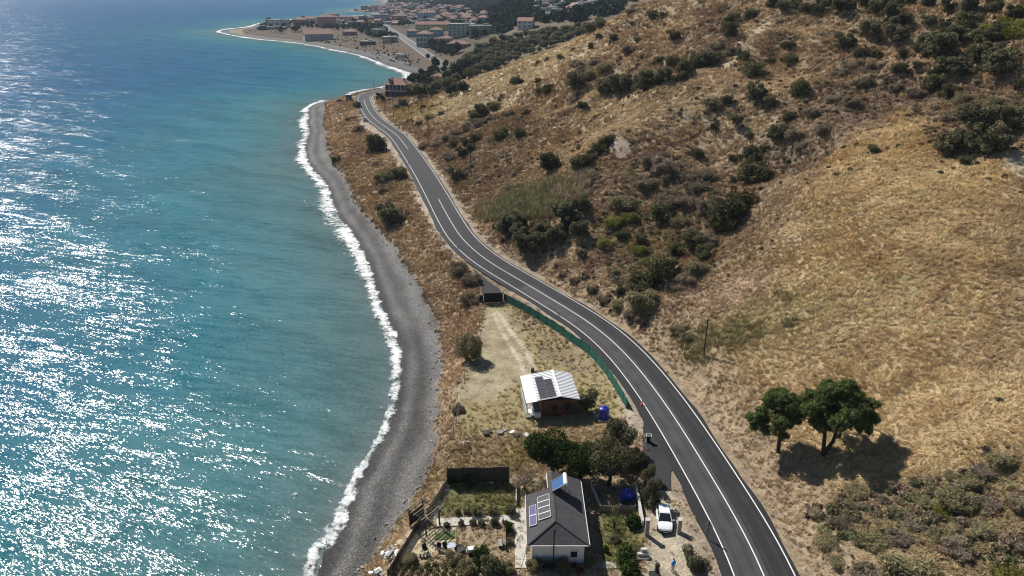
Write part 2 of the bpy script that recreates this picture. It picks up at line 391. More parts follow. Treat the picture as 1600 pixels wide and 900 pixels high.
# brick-coloured and olive-coloured herb patches
paint(soft(wpoly([(1030,450),(1190,420),(1180,480),(1060,510)]), 5, 1.3, 1), (0.34, 0.25, 0.165))
paint(soft(wpoly([(1045,515),(1100,505),(1250,455),(1300,480),(1200,540),(1110,580)]), 5, 1.3, 2) * 0.5, (0.20, 0.18, 0.08))
paint(soft(wpoly([(1150,260),(1330,180),(1420,160),(1300,230),(1200,300)]), 10, 1.2, 3) * 0.7, (0.21, 0.165, 0.115))
paint(soft(wpoly([(930,330),(1010,310),(1060,380),(1000,420),(930,390)]), 6, 1.3, 4) * 0.8, (0.24, 0.19, 0.06))
paint(soft(wpoly([(690,330),(830,290),(920,270),(925,310),(860,345),(740,350)]), 5, 1.0, 5), (0.23, 0.20, 0.095))
paint(soft(wpoly([(1480,150),(1600,150),(1600,215),(1500,200)]), 8, 1.2, 6) * 0.8, (0.15, 0.135, 0.075))
paint(soft(wpoly([(1200,830),(1330,770),(1600,730),(1600,900),(1260,900)]), 8, 1.2, 7) * 0.75, (0.22, 0.175, 0.095))
paint(soft(wpoly([(620,170),(660,158),(690,165),(640,185),(610,195)]), 5, 1.2, 8) * 0.7, (0.24, 0.19, 0.07))
paint(soft(wpoly([(590,270),(650,245),(665,300),(620,340),(600,310)]), 5, 1.2, 9) * 0.6, (0.20, 0.16, 0.08))
# bare cuts: pale clay on the gully wall and on the eroded crest
paint(soft(wpoly([(945,232),(960,212),(985,225),(1000,235),(970,250)]), 3, 1.2, 10), (0.31, 0.27, 0.21), 0.05)
paint(soft(wpoly([(1190,30),(1215,35),(1170,85),(1130,110),(1150,75)]), 5, 1.2, 11), (0.42, 0.345, 0.22), 0.1)
paint(soft(wpoly([(1575,250),(1600,245),(1600,275)]), 4, 1, 12), (0.45, 0.40, 0.30), 0.1)
paint(soft(wpoly([(725,97),(760,70),(765,85),(740,100)]), 8, 1, 13), (0.45, 0.33, 0.21), 0.1)
paint(soft(wpoly([(830,52),(900,40),(960,30),(960,38),(880,55)]), 10, 1, 14), (0.42, 0.31, 0.20), 0.3)
# brush-covered ground: darker and browner under the scrub
paint(soft(wpoly([(650,240),(740,195),(800,178),(900,262),(1000,235),(1130,275),(1165,340),(1070,455),(960,470),(850,405),(740,340)]), 14, 1.3, 30) * 0.6, (0.185, 0.135, 0.085))
paint(soft(wpoly([(1230,160),(1330,100),(1440,130),(1600,120),(1600,215),(1480,190),(1380,185),(1260,250),(1190,250)]), 12, 1.3, 31) * 0.55, (0.185, 0.135, 0.09))
paint(soft(wpoly([(1090,20),(1150,0),(1180,30),(1120,110),(1060,110)]), 8, 1.3, 32) * 0.5, (0.18, 0.125, 0.09))
paint(soft(wpoly([(1235,800),(1340,760),(1600,715),(1600,910),(1280,910)]), 7, 1.3, 33) * 0.6, (0.165, 0.14, 0.07))
# sea-side bank: browner
bank = (~RIGHT) & (GY < 420)
paint(bank * sstep(-0.2, 0.4, n2) * 0.7, (0.30, 0.215, 0.14))
paint(bank * sstep(0.1, 0.5, n1) * 0.6, (0.41, 0.31, 0.19))
# gravel shoulders
paint((1 - sstep(4.8, 6.8, DR + 0.8 * fbm(GX / 2, GY / 2, 70, 3))) * (GY < 430) * np.where(RIGHT, 1, 0.8), (0.32, 0.26, 0.185), 0.06)
paint((1 - sstep(5.0, 6.0, DR2)) * (GY >= 430), (0.30, 0.26, 0.21), 0.0)
paint(RIGHT * (1 - sstep(8, 13, DR + 2.0 * fbm(GX / 4, GY / 4, 71, 3))) * (GY < 135) * 0.8, (0.33, 0.255, 0.16), 0.35)
paint(soft(wpoly([(640,300),(664,296),(690,350),(725,392),(745,410),(715,398),(680,362)]), 2.5, 0.8, 15), (0.42, 0.35, 0.27), 0.02)
paint(soft(wpoly([(560,178),(575,192),(600,210),(640,262),(622,262),(590,215),(560,195)]), 2.5, 0.8, 16), (0.38, 0.32, 0.24), 0.02)
paint(soft(wpoly([(795,455),(850,478),(905,522),(945,560),(985,620),(1003,660),(1000,690),(975,660),(955,600),(920,558),(865,512)]), 1.5, 0.6, 17), (0.37, 0.315, 0.235), 0.03)
paint(soft(wpoly([(1005,768),(1048,768),(1062,790),(1112,880),(1130,905),(1095,905),(1050,800)]), 1.0, 0.6, 18), (0.32, 0.265, 0.185), 0.15)
# yard of the white-roofed cabin: wheel-worn dust above, mown dry grass below
yA = soft(yardA, 1.2, 0.5, 19); paint(yA, (0.30, 0.25, 0.125), 0.2)
paint(soft(wpoly([(757,480),(790,480),(812,520),(836,575),(812,600),(770,622),(720,630),(726,580),(750,548),(754,510)]), 3.5, 1.0, 20), (0.365, 0.315, 0.20), 0.0)
paint(soft(wpoly([(800,490),(865,523),(920,566),(950,610),(900,580),(850,560)]), 3, 1.3, 21) * 0.8, (0.25, 0.20, 0.13), 0.15)
paint(yA * sstep(0.0, 0.5, n2) * 0.5, (0.27, 0.21, 0.10))
tr = np.minimum(seg_dist(GX, GY, wpoly([(772,490),(785,520),(806,555),(822,585)]))[0], seg_dist(GX, GY, wpoly([(778,488),(800,520),(822,548),(836,578)]))[0])
paint((tr < 0.4) * 0.8, (0.52, 0.46, 0.34), 0.0)
# house garden
yB = soft(yardB, 1.0, 0.4, 22); paint(yB, (0.30, 0.235, 0.145), 0.25)
paint(soft(wpoly([(700,752),(800,752),(812,790),(800,805),(690,805),(675,800)]), 1.2, 1.0, 23), (0.155, 0.15, 0.06), 0.6)
paint(soft(wpoly([(935,800),(1000,800),(1004,850),(985,890),(940,885)]), 1.2, 1.0, 24), (0.16, 0.155, 0.06), 0.6)
paint(soft(driveC, 0.8, 0.5, 25) , (0.42, 0.365, 0.26), 0.03)
paint(soft(wpoly([(780,705),(830,690),(850,720),(800,740),(740,735)]), 2.0, 1.2, 26) * 0.8, (0.17, 0.165, 0.06), 0.9)
paint(soft(wpoly([(700,690),(800,672),(930,668),(960,690),(950,725),(800,738),(700,742),(650,800),(620,800)]), 2.0, 1.0, 27) * 0.5, (0.24, 0.185, 0.09), 0.9)
# far plain
far = sstep(430, 520, GY)
paint(far * (GZ < 12), (0.112, 0.084, 0.058), 0.0); paint(far * (GZ >= 12), (0.15, 0.12, 0.08), 0.0)
paint(far * sstep(0.0, 0.5, n3) * 0.7, (0.10, 0.09, 0.055))
paint(soft(wpoly([(612,44),(640,60),(690,92),(730,84),(770,60),(780,30),(700,24),(600,24),(480,34),(470,42),(540,44),(590,46)]), 30, 0.8, 28) * 0.8, (0.085, 0.075, 0.05), 0.0)
# beach shingle: dark wet band at the swash, berm lines along the shore
bw = np.zeros(len(GX)); dl, _, _ = seg_dist(GX, GY, [q[:2] for q in beach_top] ) 
bpoly = [tuple(q[:2]) for q in beach_top[::-1]] + [(-5, 30)] + [tuple(p) for p in shore if p[1] < beach_top[-1][1] and p[1] > 25]
BEACH = (inside(GX, GY, [(at(512,157.5,0).x, at(512,157.5,0).y)] + [tuple(q[:2]) for q in beach_top[::-1]] + [(0, 30), (0, -50), (-400, -50), (-400, at(512,157.5,0).y)]))
BEACH |= (GY > 415) & (DS < 12 + 3 * (GY > 600) + 26 * (GX < -385)) & (GX < -20)
BEACH |= DS < 1.0
bc = 0.135 + 0.035 * np.sin(DS * 1.15 + 1.4 * fbm(GX / 12, GY / 12, 80, 3)) + 0.05 * fbm(GX / 3, GY / 9, 81, 4)
bc = np.clip(bc + 0.05 * sstep(7, 14, DS), 0.05, 0.3)
wet = 1 - sstep(0.8, 2.6, DS + 0.7 * fbm(GX / 5, GY / 5, 82, 3)); bc = bc * (1 - 0.62 * wet)
bc = bc * np.where(GY > 415, 0.62, 0.82); bcol = np.stack([bc * 1.02, bc, bc * 0.97], 1)
dbe = np.where(BEACH, dl, -dl); kb = np.where(GY < 415, sstep(-0.9, 0.5, dbe + 1.2 * fbm(GX / 2.2, GY / 2.2, 83, 4)), BEACH * 1.0) * (DS < np.where(GX < -385, 70, 40))
COL = COL + (bcol - COL) * kb[:, None]; GRASS *= (1 - kb)
GRASS *= sstep(4.2, 5.4, DR2) * (1 - soft(apron, 1.2, 0.2, 29)) * (seg_dist(GX, GY, [tuple(q)[:2] for q in side_c])[0] > 2.3)
COL[:] = COL * np.where(kb[:, None] > 0.5, 1.0, np.array([1.0, 1.0, 1.05]))
COL *= (1 + 0.10 * fbm(GX / 1.1, GY / 1.1, 90, 3))[:, None]; COL = np.clip(COL, 0.02, 0.8)

def ground_material():
    m, n, l, b = new_mat('dry_ground')
    a = n.new('ShaderNodeAttribute'); a.attribute_name = 'col'
    g = n.new('ShaderNodeNewGeometry')
    t1 = noise_node(n, l, 0.55, 6, 0.72, g.outputs['Position']); t2 = noise_node(n, l, 3.3, 5, 0.7, g.outputs['Position'])
    r1 = ramp(n, l, t1.outputs['Fac'], [(0.32, 0.62), (0.5, 1.0), (0.68, 1.32)]); r2 = ramp(n, l, t2.outputs['Fac'], [(0.3, 0.6), (0.52, 1.02), (0.72, 1.35)])
    c = mixc(n, l, a.outputs['Color'], r1.outputs[0], mode='MULTIPLY'); c = mixc(n, l, c, r2.outputs[0], mode='MULTIPLY')
    l.new(c, b.inputs['Base Color']); b.inputs['Roughness'].default_value = 0.95; b.inputs['Specular IOR Level'].default_value = 0.12
    bp = n.new('ShaderNodeBump'); bp.inputs['Strength'].default_value = 0.9; bp.inputs['Distance'].default_value = 0.25
    ad = n.new('ShaderNodeMath'); ad.operation = 'ADD'; l.new(t1.outputs['Fac'], ad.inputs[0]); l.new(t2.outputs['Fac'], ad.inputs[1])
    l.new(ad.outputs[0], bp.inputs['Height']); l.new(bp.outputs[0], b.inputs['Normal'])
    return m
def shingle_material():
    m, n, l, b = new_mat('grey_shingle')
    a = n.new('ShaderNodeAttribute'); a.attribute_name = 'col'; g = n.new('ShaderNodeNewGeometry')
    v = n.new('ShaderNodeTexVoronoi'); v.inputs['Scale'].default_value = 7.0; l.new(g.outputs['Position'], v.inputs['Vector'])
    t1 = noise_node(n, l, 2.4, 6, 0.75, g.outputs['Position'])
    r0 = ramp(n, l, v.outputs['Color'], [(0.0, 0.55), (0.6, 1.0), (1.0, 1.9)]); r1 = ramp(n, l, t1.outputs['Fac'], [(0.3, 0.6), (0.7, 1.4)])
    c = mixc(n, l, a.outputs['Color'], r0.outputs[0], mode='MULTIPLY'); c = mixc(n, l, c, r1.outputs[0], mode='MULTIPLY')
    l.new(c, b.inputs['Base Color']); b.inputs['Roughness'].default_value = 0.85; b.inputs['Specular IOR Level'].default_value = 0.25
    bp = n.new('ShaderNodeBump'); bp.inputs['Strength'].default_value = 0.7; bp.inputs['Distance'].default_value = 0.12
    l.new(v.outputs['Distance'], bp.inputs['Height']); l.new(bp.outputs[0], b.inputs['Normal'])
    return m
M_GROUND = ground_material(); M_BEACH = shingle_material()
idx = np.arange(NR * NC).reshape(NR, NC)
Q = np.stack([idx[:-1, :-1], idx[:-1, 1:], idx[1:, 1:], idx[1:, :-1]], -1).reshape(-1, 4)
Q = Q[(GZ[Q] > -1.2).any(1) & _ok[Q].all(1)]
fb = kb[Q].mean(1) > 0.5
def sub_mesh(name, q, mat, extra):
    us, inv = np.unique(q, return_inverse=True)
    me = mesh_np(name, np.stack([GX[us], GY[us], GZ[us]], 1), inv.reshape(q.shape), mat, True)
    attr_col(me, 'col', COL[us]); return me
V3 = None
tag(link('terrain', sub_mesh('terrain', Q[~fb], M_GROUND, None)), kind='structure')
tag(link('beach', sub_mesh('beach', Q[fb], M_BEACH, None)), kind='structure')

# ------------------------------------------------------------------ sea
def sea_material():
    m, n, l, b = new_mat('sea_water')
    a = n.new('ShaderNodeAttribute'); a.attribute_name = 'col'
    g = n.new('ShaderNodeNewGeometry')
    def mapped(rot, sc):
        mp = n.new('ShaderNodeMapping'); mp.vector_type = 'TEXTURE'; mp.inputs['Rotation'].default_value = (0, 0, rot); mp.inputs['Scale'].default_value = sc
        l.new(g.outputs['Position'], mp.inputs['Vector']); return mp.outputs[0]
    tot = None
    for rot, sc, amp, det in ((R(-28), (34, 8.0, 10), 0.25, 2), (R(-15), (6.0, 1.3, 3), 0.42, 3), (R(-30), (0.9, 0.24, 1.0), 0.52, 3)):
        t = noise_node(n, l, 1.0, det, 0.6, mapped(rot, sc))
        s = n.new('ShaderNodeVectorMath'); s.operation = 'SUBTRACT'; l.new(t.outputs['Color'], s.inputs[0]); s.inputs[1].default_value = (0.5, 0.5, 0.5)
        k = n.new('ShaderNodeVectorMath'); k.operation = 'SCALE'; l.new(s.outputs[0], k.inputs[0]); k.inputs['Scale'].default_value = amp * 2.2
        if tot is None: tot = k.outputs[0]
        else:
            ad = n.new('ShaderNodeVectorMath'); ad.operation = 'ADD'; l.new(tot, ad.inputs[0]); l.new(k.outputs[0], ad.inputs[1]); tot = ad.outputs[0]
    # slopes are larger along the wind (from the sun's side) than across it
    sp = n.new('ShaderNodeSeparateXYZ'); l.new(tot, sp.inputs[0])
    va = n.new('ShaderNodeVectorMath'); va.operation = 'SCALE'; va.inputs[0].default_value = (-0.63 * 1.75, 0.77 * 1.75, 0); l.new(sp.outputs[0], va.inputs['Scale'])
    vb_ = n.new('ShaderNodeVectorMath'); vb_.operation = 'SCALE'; vb_.inputs[0].default_value = (0.77 * 0.60, 0.63 * 0.60, 0); l.new(sp.outputs[1], vb_.inputs['Scale'])
    mu = n.new('ShaderNodeVectorMath'); mu.operation = 'ADD'; l.new(va.outputs[0], mu.inputs[0]); l.new(vb_.outputs[0], mu.inputs[1])
    ad = n.new('ShaderNodeVectorMath'); ad.operation = 'ADD'; l.new(mu.outputs[0], ad.inputs[0]); ad.inputs[1].default_value = (0, 0, 1)
    nm = n.new('ShaderNodeVectorMath'); nm.operation = 'NORMALIZE'; l.new(ad.outputs[0], nm.inputs[0])
    t3 = noise_node(n, l, 1.0, 4, 0.6, mapped(R(-28), (45, 16, 20))); r3 = ramp(n, l, t3.outputs['Fac'], [(0.3, 0.82), (0.7, 1.15)])
    c = mixc(n, l, a.outputs['Color'], r3.outputs[0], mode='MULTIPLY')
    n.remove(b); df = n.new('ShaderNodeBsdfDiffuse'); l.new(c, df.inputs['Color'])
    k2 = n.new('ShaderNodeVectorMath'); k2.operation = 'SCALE'; l.new(mu.outputs[0], k2.inputs[0]); k2.inputs['Scale'].default_value = 0.42
    a2 = n.new('ShaderNodeVectorMath'); a2.operation = 'ADD'; l.new(k2.outputs[0], a2.inputs[0]); a2.inputs[1].default_value = (0, 0, 1)
    n2_ = n.new('ShaderNodeVectorMath'); n2_.operation = 'NORMALIZE'; l.new(a2.outputs[0], n2_.inputs[0]); l.new(n2_.outputs[0], df.inputs['Normal'])
    gl = n.new('ShaderNodeBsdfGlossy'); gl.inputs['Roughness'].default_value = 0.13; l.new(nm.outputs[0], gl.inputs['Normal'])
    fr = n.new('ShaderNodeFresnel'); fr.inputs['IOR'].default_value = 1.33; l.new(nm.outputs[0], fr.inputs['Normal'])
    mn = n.new('ShaderNodeMath'); mn.operation = 'MINIMUM'; l.new(fr.outputs[0], mn.inputs[0]); mn.inputs[1].default_value = 0.16
    mx = n.new('ShaderNodeMixShader'); l.new(mn.outputs[0], mx.inputs[0]); l.new(df.outputs[0], mx.inputs[1]); l.new(gl.outputs[0], mx.inputs[2])
    l.new(mx.outputs[0], n['Material Output'].inputs['Surface'])
    return m
su = np.linspace(-1.75, 0.34, 420); sy = [-70.0]
while sy[-1] < 7000: sy.append(sy[-1] + max(0.9, 0.011 * (sy[-1] + 20)))
sy = np.array(sy); SX = (su[None, :] * (sy[:, None] + 90)).ravel(); SY = np.repeat(sy, len(su))
sds, _, _ = seg_dist(SX, SY, shore[::2]); sds = np.where(inside(SX, SY, land_poly), -sds, sds)
def grad(d, stops):
    out = np.zeros((len(d), 3)); xs = [s_[0] for s_ in stops]
    for k in range(3): out[:, k] = np.interp(d, xs, [s_[1][k] for s_ in stops])
    return out
wob = sds * (1 + 0.35 * fbm(SX / 30, SY / 60, 100, 3))
scol = grad(wob, [(0, (0.12, 0.15, 0.145)), (4, (0.078, 0.132, 0.133)), (16, (0.055, 0.143, 0.153)), (40, (0.030, 0.140, 0.175)), (80, (0.011, 0.104, 0.175)), (170, (0.006, 0.080, 0.176)), (600, (0.005, 0.070, 0.182))])
keep_v = sds > -6
idx = np.arange(len(SX)).reshape(len(sy), len(su))
SQ = np.stack([idx[:-1, :-1], idx[:-1, 1:], idx[1:, 1:], idx[1:, :-1]], -1).reshape(-1, 4); SQ = SQ[keep_v[SQ].any(1)]
us, inv = np.unique(SQ, return_inverse=True)
me = mesh_np('sea', np.stack([SX[us], SY[us], np.zeros(len(us))], 1), inv.reshape(SQ.shape), sea_material(), True)
attr_col(me, 'col', scol[us]); tag(link('sea', me), kind='structure')

# surf: broken water along the waterline, its own uneven sheet just above the sea
def foam_material():
    m, n, l, b = new_mat('sea_foam')
    a = n.new('ShaderNodeAttribute'); a.attribute_name = 'cover'; g = n.new('ShaderNodeNewGeometry')
    t = noise_node(n, l, 1.3, 8, 0.78, g.outputs['Position'])
    ad = n.new('ShaderNodeMath'); ad.operation = 'ADD'; l.new(t.outputs['Fac'], ad.inputs[0]); l.new(a.outputs['Fac'], ad.inputs[1])
    r = ramp(n, l, ad.outputs[0], [(0.80, 0.0), (1.12, 1.0)])
    l.new(r.outputs[0], b.inputs['Alpha']); b.inputs['Base Color'].default_value = (0.78, 0.80, 0.80, 1); b.inputs['Roughness'].default_value = 0.7
    bp = n.new('ShaderNodeBump'); bp.inputs['Strength'].default_value = 0.6; bp.inputs['Distance'].default_value = 0.3
    l.new(t.outputs['Fac'], bp.inputs['Height']); l.new(bp.outputs[0], b.inputs['Normal'])
    return m
def surf(name, line, width, dstep, mat):
    P = np.asarray(line); T = np.gradient(P, axis=0); T /= np.linalg.norm(T, axis=1)[:, None]; N = np.stack([-T[:, 1], T[:, 0]], 1)   # left of travel = seaward
    dd = np.arange(-1.6, width, dstep); X = P[:, None, 0] + N[:, None, 0] * dd; Y = P[:, None, 1] + N[:, None, 1] * dd
    D = np.broadcast_to(dd, X.shape); s_ = np.cumsum(np.r_[0, np.linalg.norm(np.diff(P, axis=0), axis=1)]); S = np.broadcast_to(s_[:, None], X.shape)
    wn = fbm(S / 14, S * 0 + 3.3, 110, 3); wn2 = fbm(S / 45, S * 0 + 8.3, 111, 2)
    k = width / 12.0
    w1 = (2.4 + 1.6 * wn + 1.3 * wn2) * k * (1 + 0.95 * sstep(135, 210, Y) + 0.35 * (1 - sstep(60, 85, Y)))                                        # front band
    comb = fbm(S / 0.75, D / 3.2, 117, 4); lace = fbm(X / 1.6, Y / 1.6, 112, 4)
    band = sstep(-0.9, 0.1, D + 0.6 * lace) * (1 - sstep(w1 * 0.5, w1 * 1.5, D + 0.9 * comb))
    crest = np.exp(-((D - 0.35 * w1) / (0.38 * w1)) ** 2) * sstep(-0.5, 0.3, fbm(S / 9, S * 0 + 2.2, 118, 3) + 0.35)
    c2 = (6.6 + 2.4 * fbm(S / 26, S * 0 + 1.1, 113, 3)) * k; on = sstep(0.0, 0.35, fbm(S / 16, S * 0 + 5.7, 114, 2))
    second = np.exp(-((D - c2 - 0.7 * lace) / (0.8 * k)) ** 2) * on
    cover = 0.23 * band + 0.18 * crest * band + 0.22 * second + 0.08 * (1 - sstep(0, width, D)) + 0.12 * comb + 0.15 * lace
    cover = cover * (1 - sstep(width * 0.7, width * 0.98, D)) - 0.1 * (D > w1 * 2) * (second < 0.2)
    Z = 0.05 + np.maximum(-D, 0) * 0.14 + 0.30 * band * np.clip(1.0 - np.abs(D - w1 * 0.7) / (w1 * 0.6 + 0.3), 0, 1) + 0.22 * second + 0.06 * (1 + fbm(X / 0.8, Y / 0.8, 116, 3)) * band
    i = np.arange(X.size).reshape(X.shape)
    q = np.stack([i[:-1, :-1], i[:-1, 1:], i[1:, 1:], i[1:, :-1]], -1).reshape(-1, 4)
    cv = cover.ravel(); q = q[(cv[q] > 0.14).any(1)]; us, inv = np.unique(q, return_inverse=True)
    me = mesh_np(name, np.stack([X.ravel()[us], Y.ravel()[us], Z.ravel()[us]], 1), inv.reshape(q.shape), mat, True)
    attr_f(me, 'cover', cv[us]); return link(name, me)
M_FOAM = foam_material()
sh_near = spline(sh[2:33], 0.45); sh_far = spline([p for p in sh if p[1] > 430][:24], 4.0)
def fix_side(L):   # the sea lies to the left when walking away from the camera
    return L
tag(surf('surf_foam', sh_near, 14.0, 0.3, M_FOAM), 'white broken surf running along the grey shingle beach', 'surf', kind='stuff')
tag(surf('surf_foam', sh_far, 22.0, 1.6, M_FOAM), 'thin white surf line along the far bay and point', 'surf', kind='stuff')

# ------------------------------------------------------------------ roads
def asphalt(name, c, var=0.2):
    m, n, l, b = new_mat(name); g = n.new('ShaderNodeNewGeometry')
    t = noise_node(n, l, 0.35, 5, 0.6, g.outputs['Position']); t2 = noise_node(n, l, 6, 4, 0.7, g.outputs['Position'])
    r = ramp(n, l, t.outputs['Fac'], [(0.3, 1 - var), (0.7, 1 + var)]); r2 = ramp(n, l, t2.outputs['Fac'], [(0.3, 0.8), (0.7, 1.2)])
    cc = mixc(n, l, c, r.outputs[0], mode='MULTIPLY'); cc = mixc(n, l, cc, r2.outputs[0], mode='MULTIPLY')
    l.new(cc, b.inputs['Base Color']); b.inputs['Roughness'].default_value = 0.78; b.inputs['Specular IOR Level'].default_value = 0.35
    return m
M_ASPH = asphalt('fresh_asphalt', (0.018, 0.018, 0.0205)); M_WORN = asphalt('worn_asphalt', (0.053, 0.052, 0.054)); M_FAR_ASPH = asphalt('old_asphalt', (0.105, 0.10, 0.10)); M_APRON = asphalt('patch_asphalt', (0.024, 0.024, 0.027), 0.3)
M_LINE = plain('road_paint', (0.72, 0.72, 0.70), 0.6, 0.12, 2.0)
def ribbon(name, line, o0, o1, z, mat, a0=0, a1=None, parent=None, thick=0.0, jitter=0.0):
    P = np.asarray(line); a1 = len(P) if a1 is None else a1; T = np.gradient(P, axis=0); T /= np.linalg.norm(T, axis=1)[:, None]; N = np.stack([-T[:, 1], T[:, 0]], 1)
    P = P[a0:a1]; N = N[a0:a1]; m = len(P); zz = np.full(m, z) if not hasattr(z, '__len__') else np.asarray(z)[a0:a1]
    j = jitter * fbm(np.arange(m) * 0.35, np.arange(m) * 0.0, 130, 3) if jitter else np.zeros(m)
    o0 = np.full(m, o0) + np.sign(o0) * j; o1 = np.full(m, o1) + np.sign(o1) * j * (abs(o1[0] if hasattr(o1, '__len__') else o1) > 3.6)
    A = P + N * o0[:, None]; B = P + N * o1[:, None]
    V = np.concatenate([np.c_[A, zz], np.c_[B, zz]])
    i = np.arange(m - 1); F = [np.stack([i + m, i, i + 1, i + m + 1], 1)]
    if thick:
        V = np.concatenate([V, np.c_[A, zz - thick], np.c_[B, zz - thick]])
        F += [np.stack([i, i + 2 * m, i + 1 + 2 * m, i + 1], 1), np.stack([i + m, i + m + 1, i + 1 + 3 * m, i + 3 * m], 1)]
    return link(name, mesh_np(name, V, np.concatenate(F), mat), parent)
# +offset = left of travel (sea side)
road = tag(ribbon('road', road_c, 4.35, -3.75, ROAD_Z, M_ASPH, thick=0.2, jitter=0.35), kind='structure')
yy = road_c[:, 1]; ia = int(np.argmin(np.abs(yy - 133)))
link_w = ribbon('worn_lane', road_c, 2.95, 0.05, ROAD_Z + 0.004, M_WORN, 0, ia, road)
ribbon('worn_lane', road_c, 0.05, -0.55, ROAD_Z + 0.0045, M_WORN, 0, ia, road)
M_TRACK = asphalt('wheel_polished_asphalt', (0.026, 0.026, 0.029), 0.35)
for o_ in (-0.95, -2.35): ribbon('wheel_track', road_c, o_ + 0.22, o_ - 0.22, ROAD_Z + 0.0065, M_TRACK, 0, None, road)
M_TRACK2 = asphalt('worn_wheel_track', (0.042, 0.041, 0.044), 0.35)
for o_ in (0.85, 2.25): ribbon('wheel_track', road_c, o_ + 0.22, o_ - 0.22, ROAD_Z + 0.0065, M_TRACK2, 0, ia, road)
ib = int(np.argmin(np.abs(yy - 196))); ic = int(np.argmin(np.abs(yy - 258))); idd = int(np.argmin(np.abs(yy - 378)))
lines = [('edge_line', 3.06, 0, None), ('edge_line', -3.2, 0, None), ('centre_line', 0.0, 0, ib), ('centre_line', 0.0, ic, idd)]
for nm_, o_, a0, a1 in lines: ribbon(nm_, road_c, o_ + 0.068, o_ - 0.068, ROAD_Z + 0.009, M_LINE, a0, a1, road)
roadf = tag(ribbon('far_road', road_f, 5.2, -5.2, 5.02, M_FAR_ASPH, thick=0.2), kind='structure')
ribbon('edge_line', road_f, 4.4, 4.1, 5.03, M_LINE, parent=roadf); ribbon('edge_line', road_f, -4.1, -4.4, 5.03, M_LINE, parent=roadf)
sc_ = spline([tuple(p) for p in side_c], 1.0)
tag(ribbon('side_road', sc_[:, :2], 2.0, -1.8, 4.55 + 1.35 * np.clip((sc_[:, 1] - side_c[-1].y) / (side_c[0].y - side_c[-1].y), 0, 1) + 0.03, M_APRON, thick=0.25, jitter=0.2), kind='structure')
ap = MB(); ap.slab([at(x, y, YP + 0.06) for x, y in [(1003,612),(1006,650),(1004,690),(1006,763),(1048,765),(1048,738),(1060,722),(1037,675),(1016,640)]], 0.2)
tag(ap.build('lay_by', M_APRON), kind='structure')
# ------------------------------------------------------------------ vegetation: meshes and materials
def leaf_mat(name, c, dark=0.55, light=1.5, rnd=0.18, trans=0.0, hue=None):
    m, n, l, b = new_mat(name)
    g = n.new('ShaderNodeNewGeometry'); r = ramp(n, l, g.outputs['Random Per Island'], [(0.0, dark), (0.6, 1.0), (1.0, light)])
    cc = mixc(n, l, c, r.outputs[0], mode='MULTIPLY')
    if hue is not None:
        wn = n.new('ShaderNodeMath'); wn.operation = 'FRACT'; mu = n.new('ShaderNodeMath'); mu.operation = 'MULTIPLY'; mu.inputs[1].default_value = 7.31
        l.new(g.outputs['Random Per Island'], mu.inputs[0]); l.new(mu.outputs[0], wn.inputs[0])
        f = ramp(n, l, wn.outputs[0], [(0.55, 0.0), (0.95, 0.8)]); cc = mixc(n, l, cc, hue, f.outputs[0])
    oi = n.new('ShaderNodeObjectInfo'); ro = ramp(n, l, oi.outputs['Random'], [(0, 1 - rnd), (1, 1 + rnd)])
    cc = mixc(n, l, cc, ro.outputs[0], mode='MULTIPLY')
    n.remove(b); df = n.new('ShaderNodeBsdfDiffuse'); tl = n.new('ShaderNodeBsdfTranslucent'); l.new(cc, df.inputs['Color']); l.new(cc, tl.inputs['Color'])
    mx = n.new('ShaderNodeMixShader'); mx.inputs[0].default_value = 0.35; l.new(df.outputs[0], mx.inputs[1]); l.new(tl.outputs[0], mx.inputs[2]); l.new(mx.outputs[0], n['Material Output'].inputs['Surface'])
    return m
M_OLIVE = leaf_mat('olive_leaves', (0.150, 0.148, 0.082), 0.5, 1.7, 0.2, hue=(0.28, 0.25, 0.16))
M_EVER = leaf_mat('evergreen_leaves', (0.115, 0.118, 0.058), 0.45, 1.8, 0.3, hue=(0.20, 0.165, 0.10))
M_DRY = leaf_mat('dry_twigs', (0.30, 0.235, 0.18), 0.45, 1.6, 0.25, hue=(0.21, 0.20, 0.12))
M_GREY = leaf_mat('grey_green_leaves', (0.28, 0.255, 0.14), 0.5, 1.6, 0.2, hue=(0.38, 0.30, 0.18))
M_YEL = leaf_mat('yellow_green_leaves', (0.23, 0.23, 0.06), 0.5, 1.5, 0.2)
M_PINE = leaf_mat('pine_needles', (0.152, 0.19, 0.066), 0.45, 1.7, 0.1)
M_BARK = plain('bark', (0.055, 0.042, 0.033), 0.95, 0.4, 6, 0.8, 12)
M_GREEN = leaf_mat('garden_leaves', (0.05, 0.08, 0.022), 0.5, 1.7, 0.2)
M_FARTREE = leaf_mat('town_tree_leaves', (0.06, 0.066, 0.04), 0.6, 1.5, 0.3)
M_RED = leaf_mat('red_flowers', (0.26, 0.035, 0.03), 0.5, 1.4, 0.1)
M_REDLEAF = leaf_mat('autumn_leaves', (0.20, 0.06, 0.03), 0.5, 1.5, 0.1)

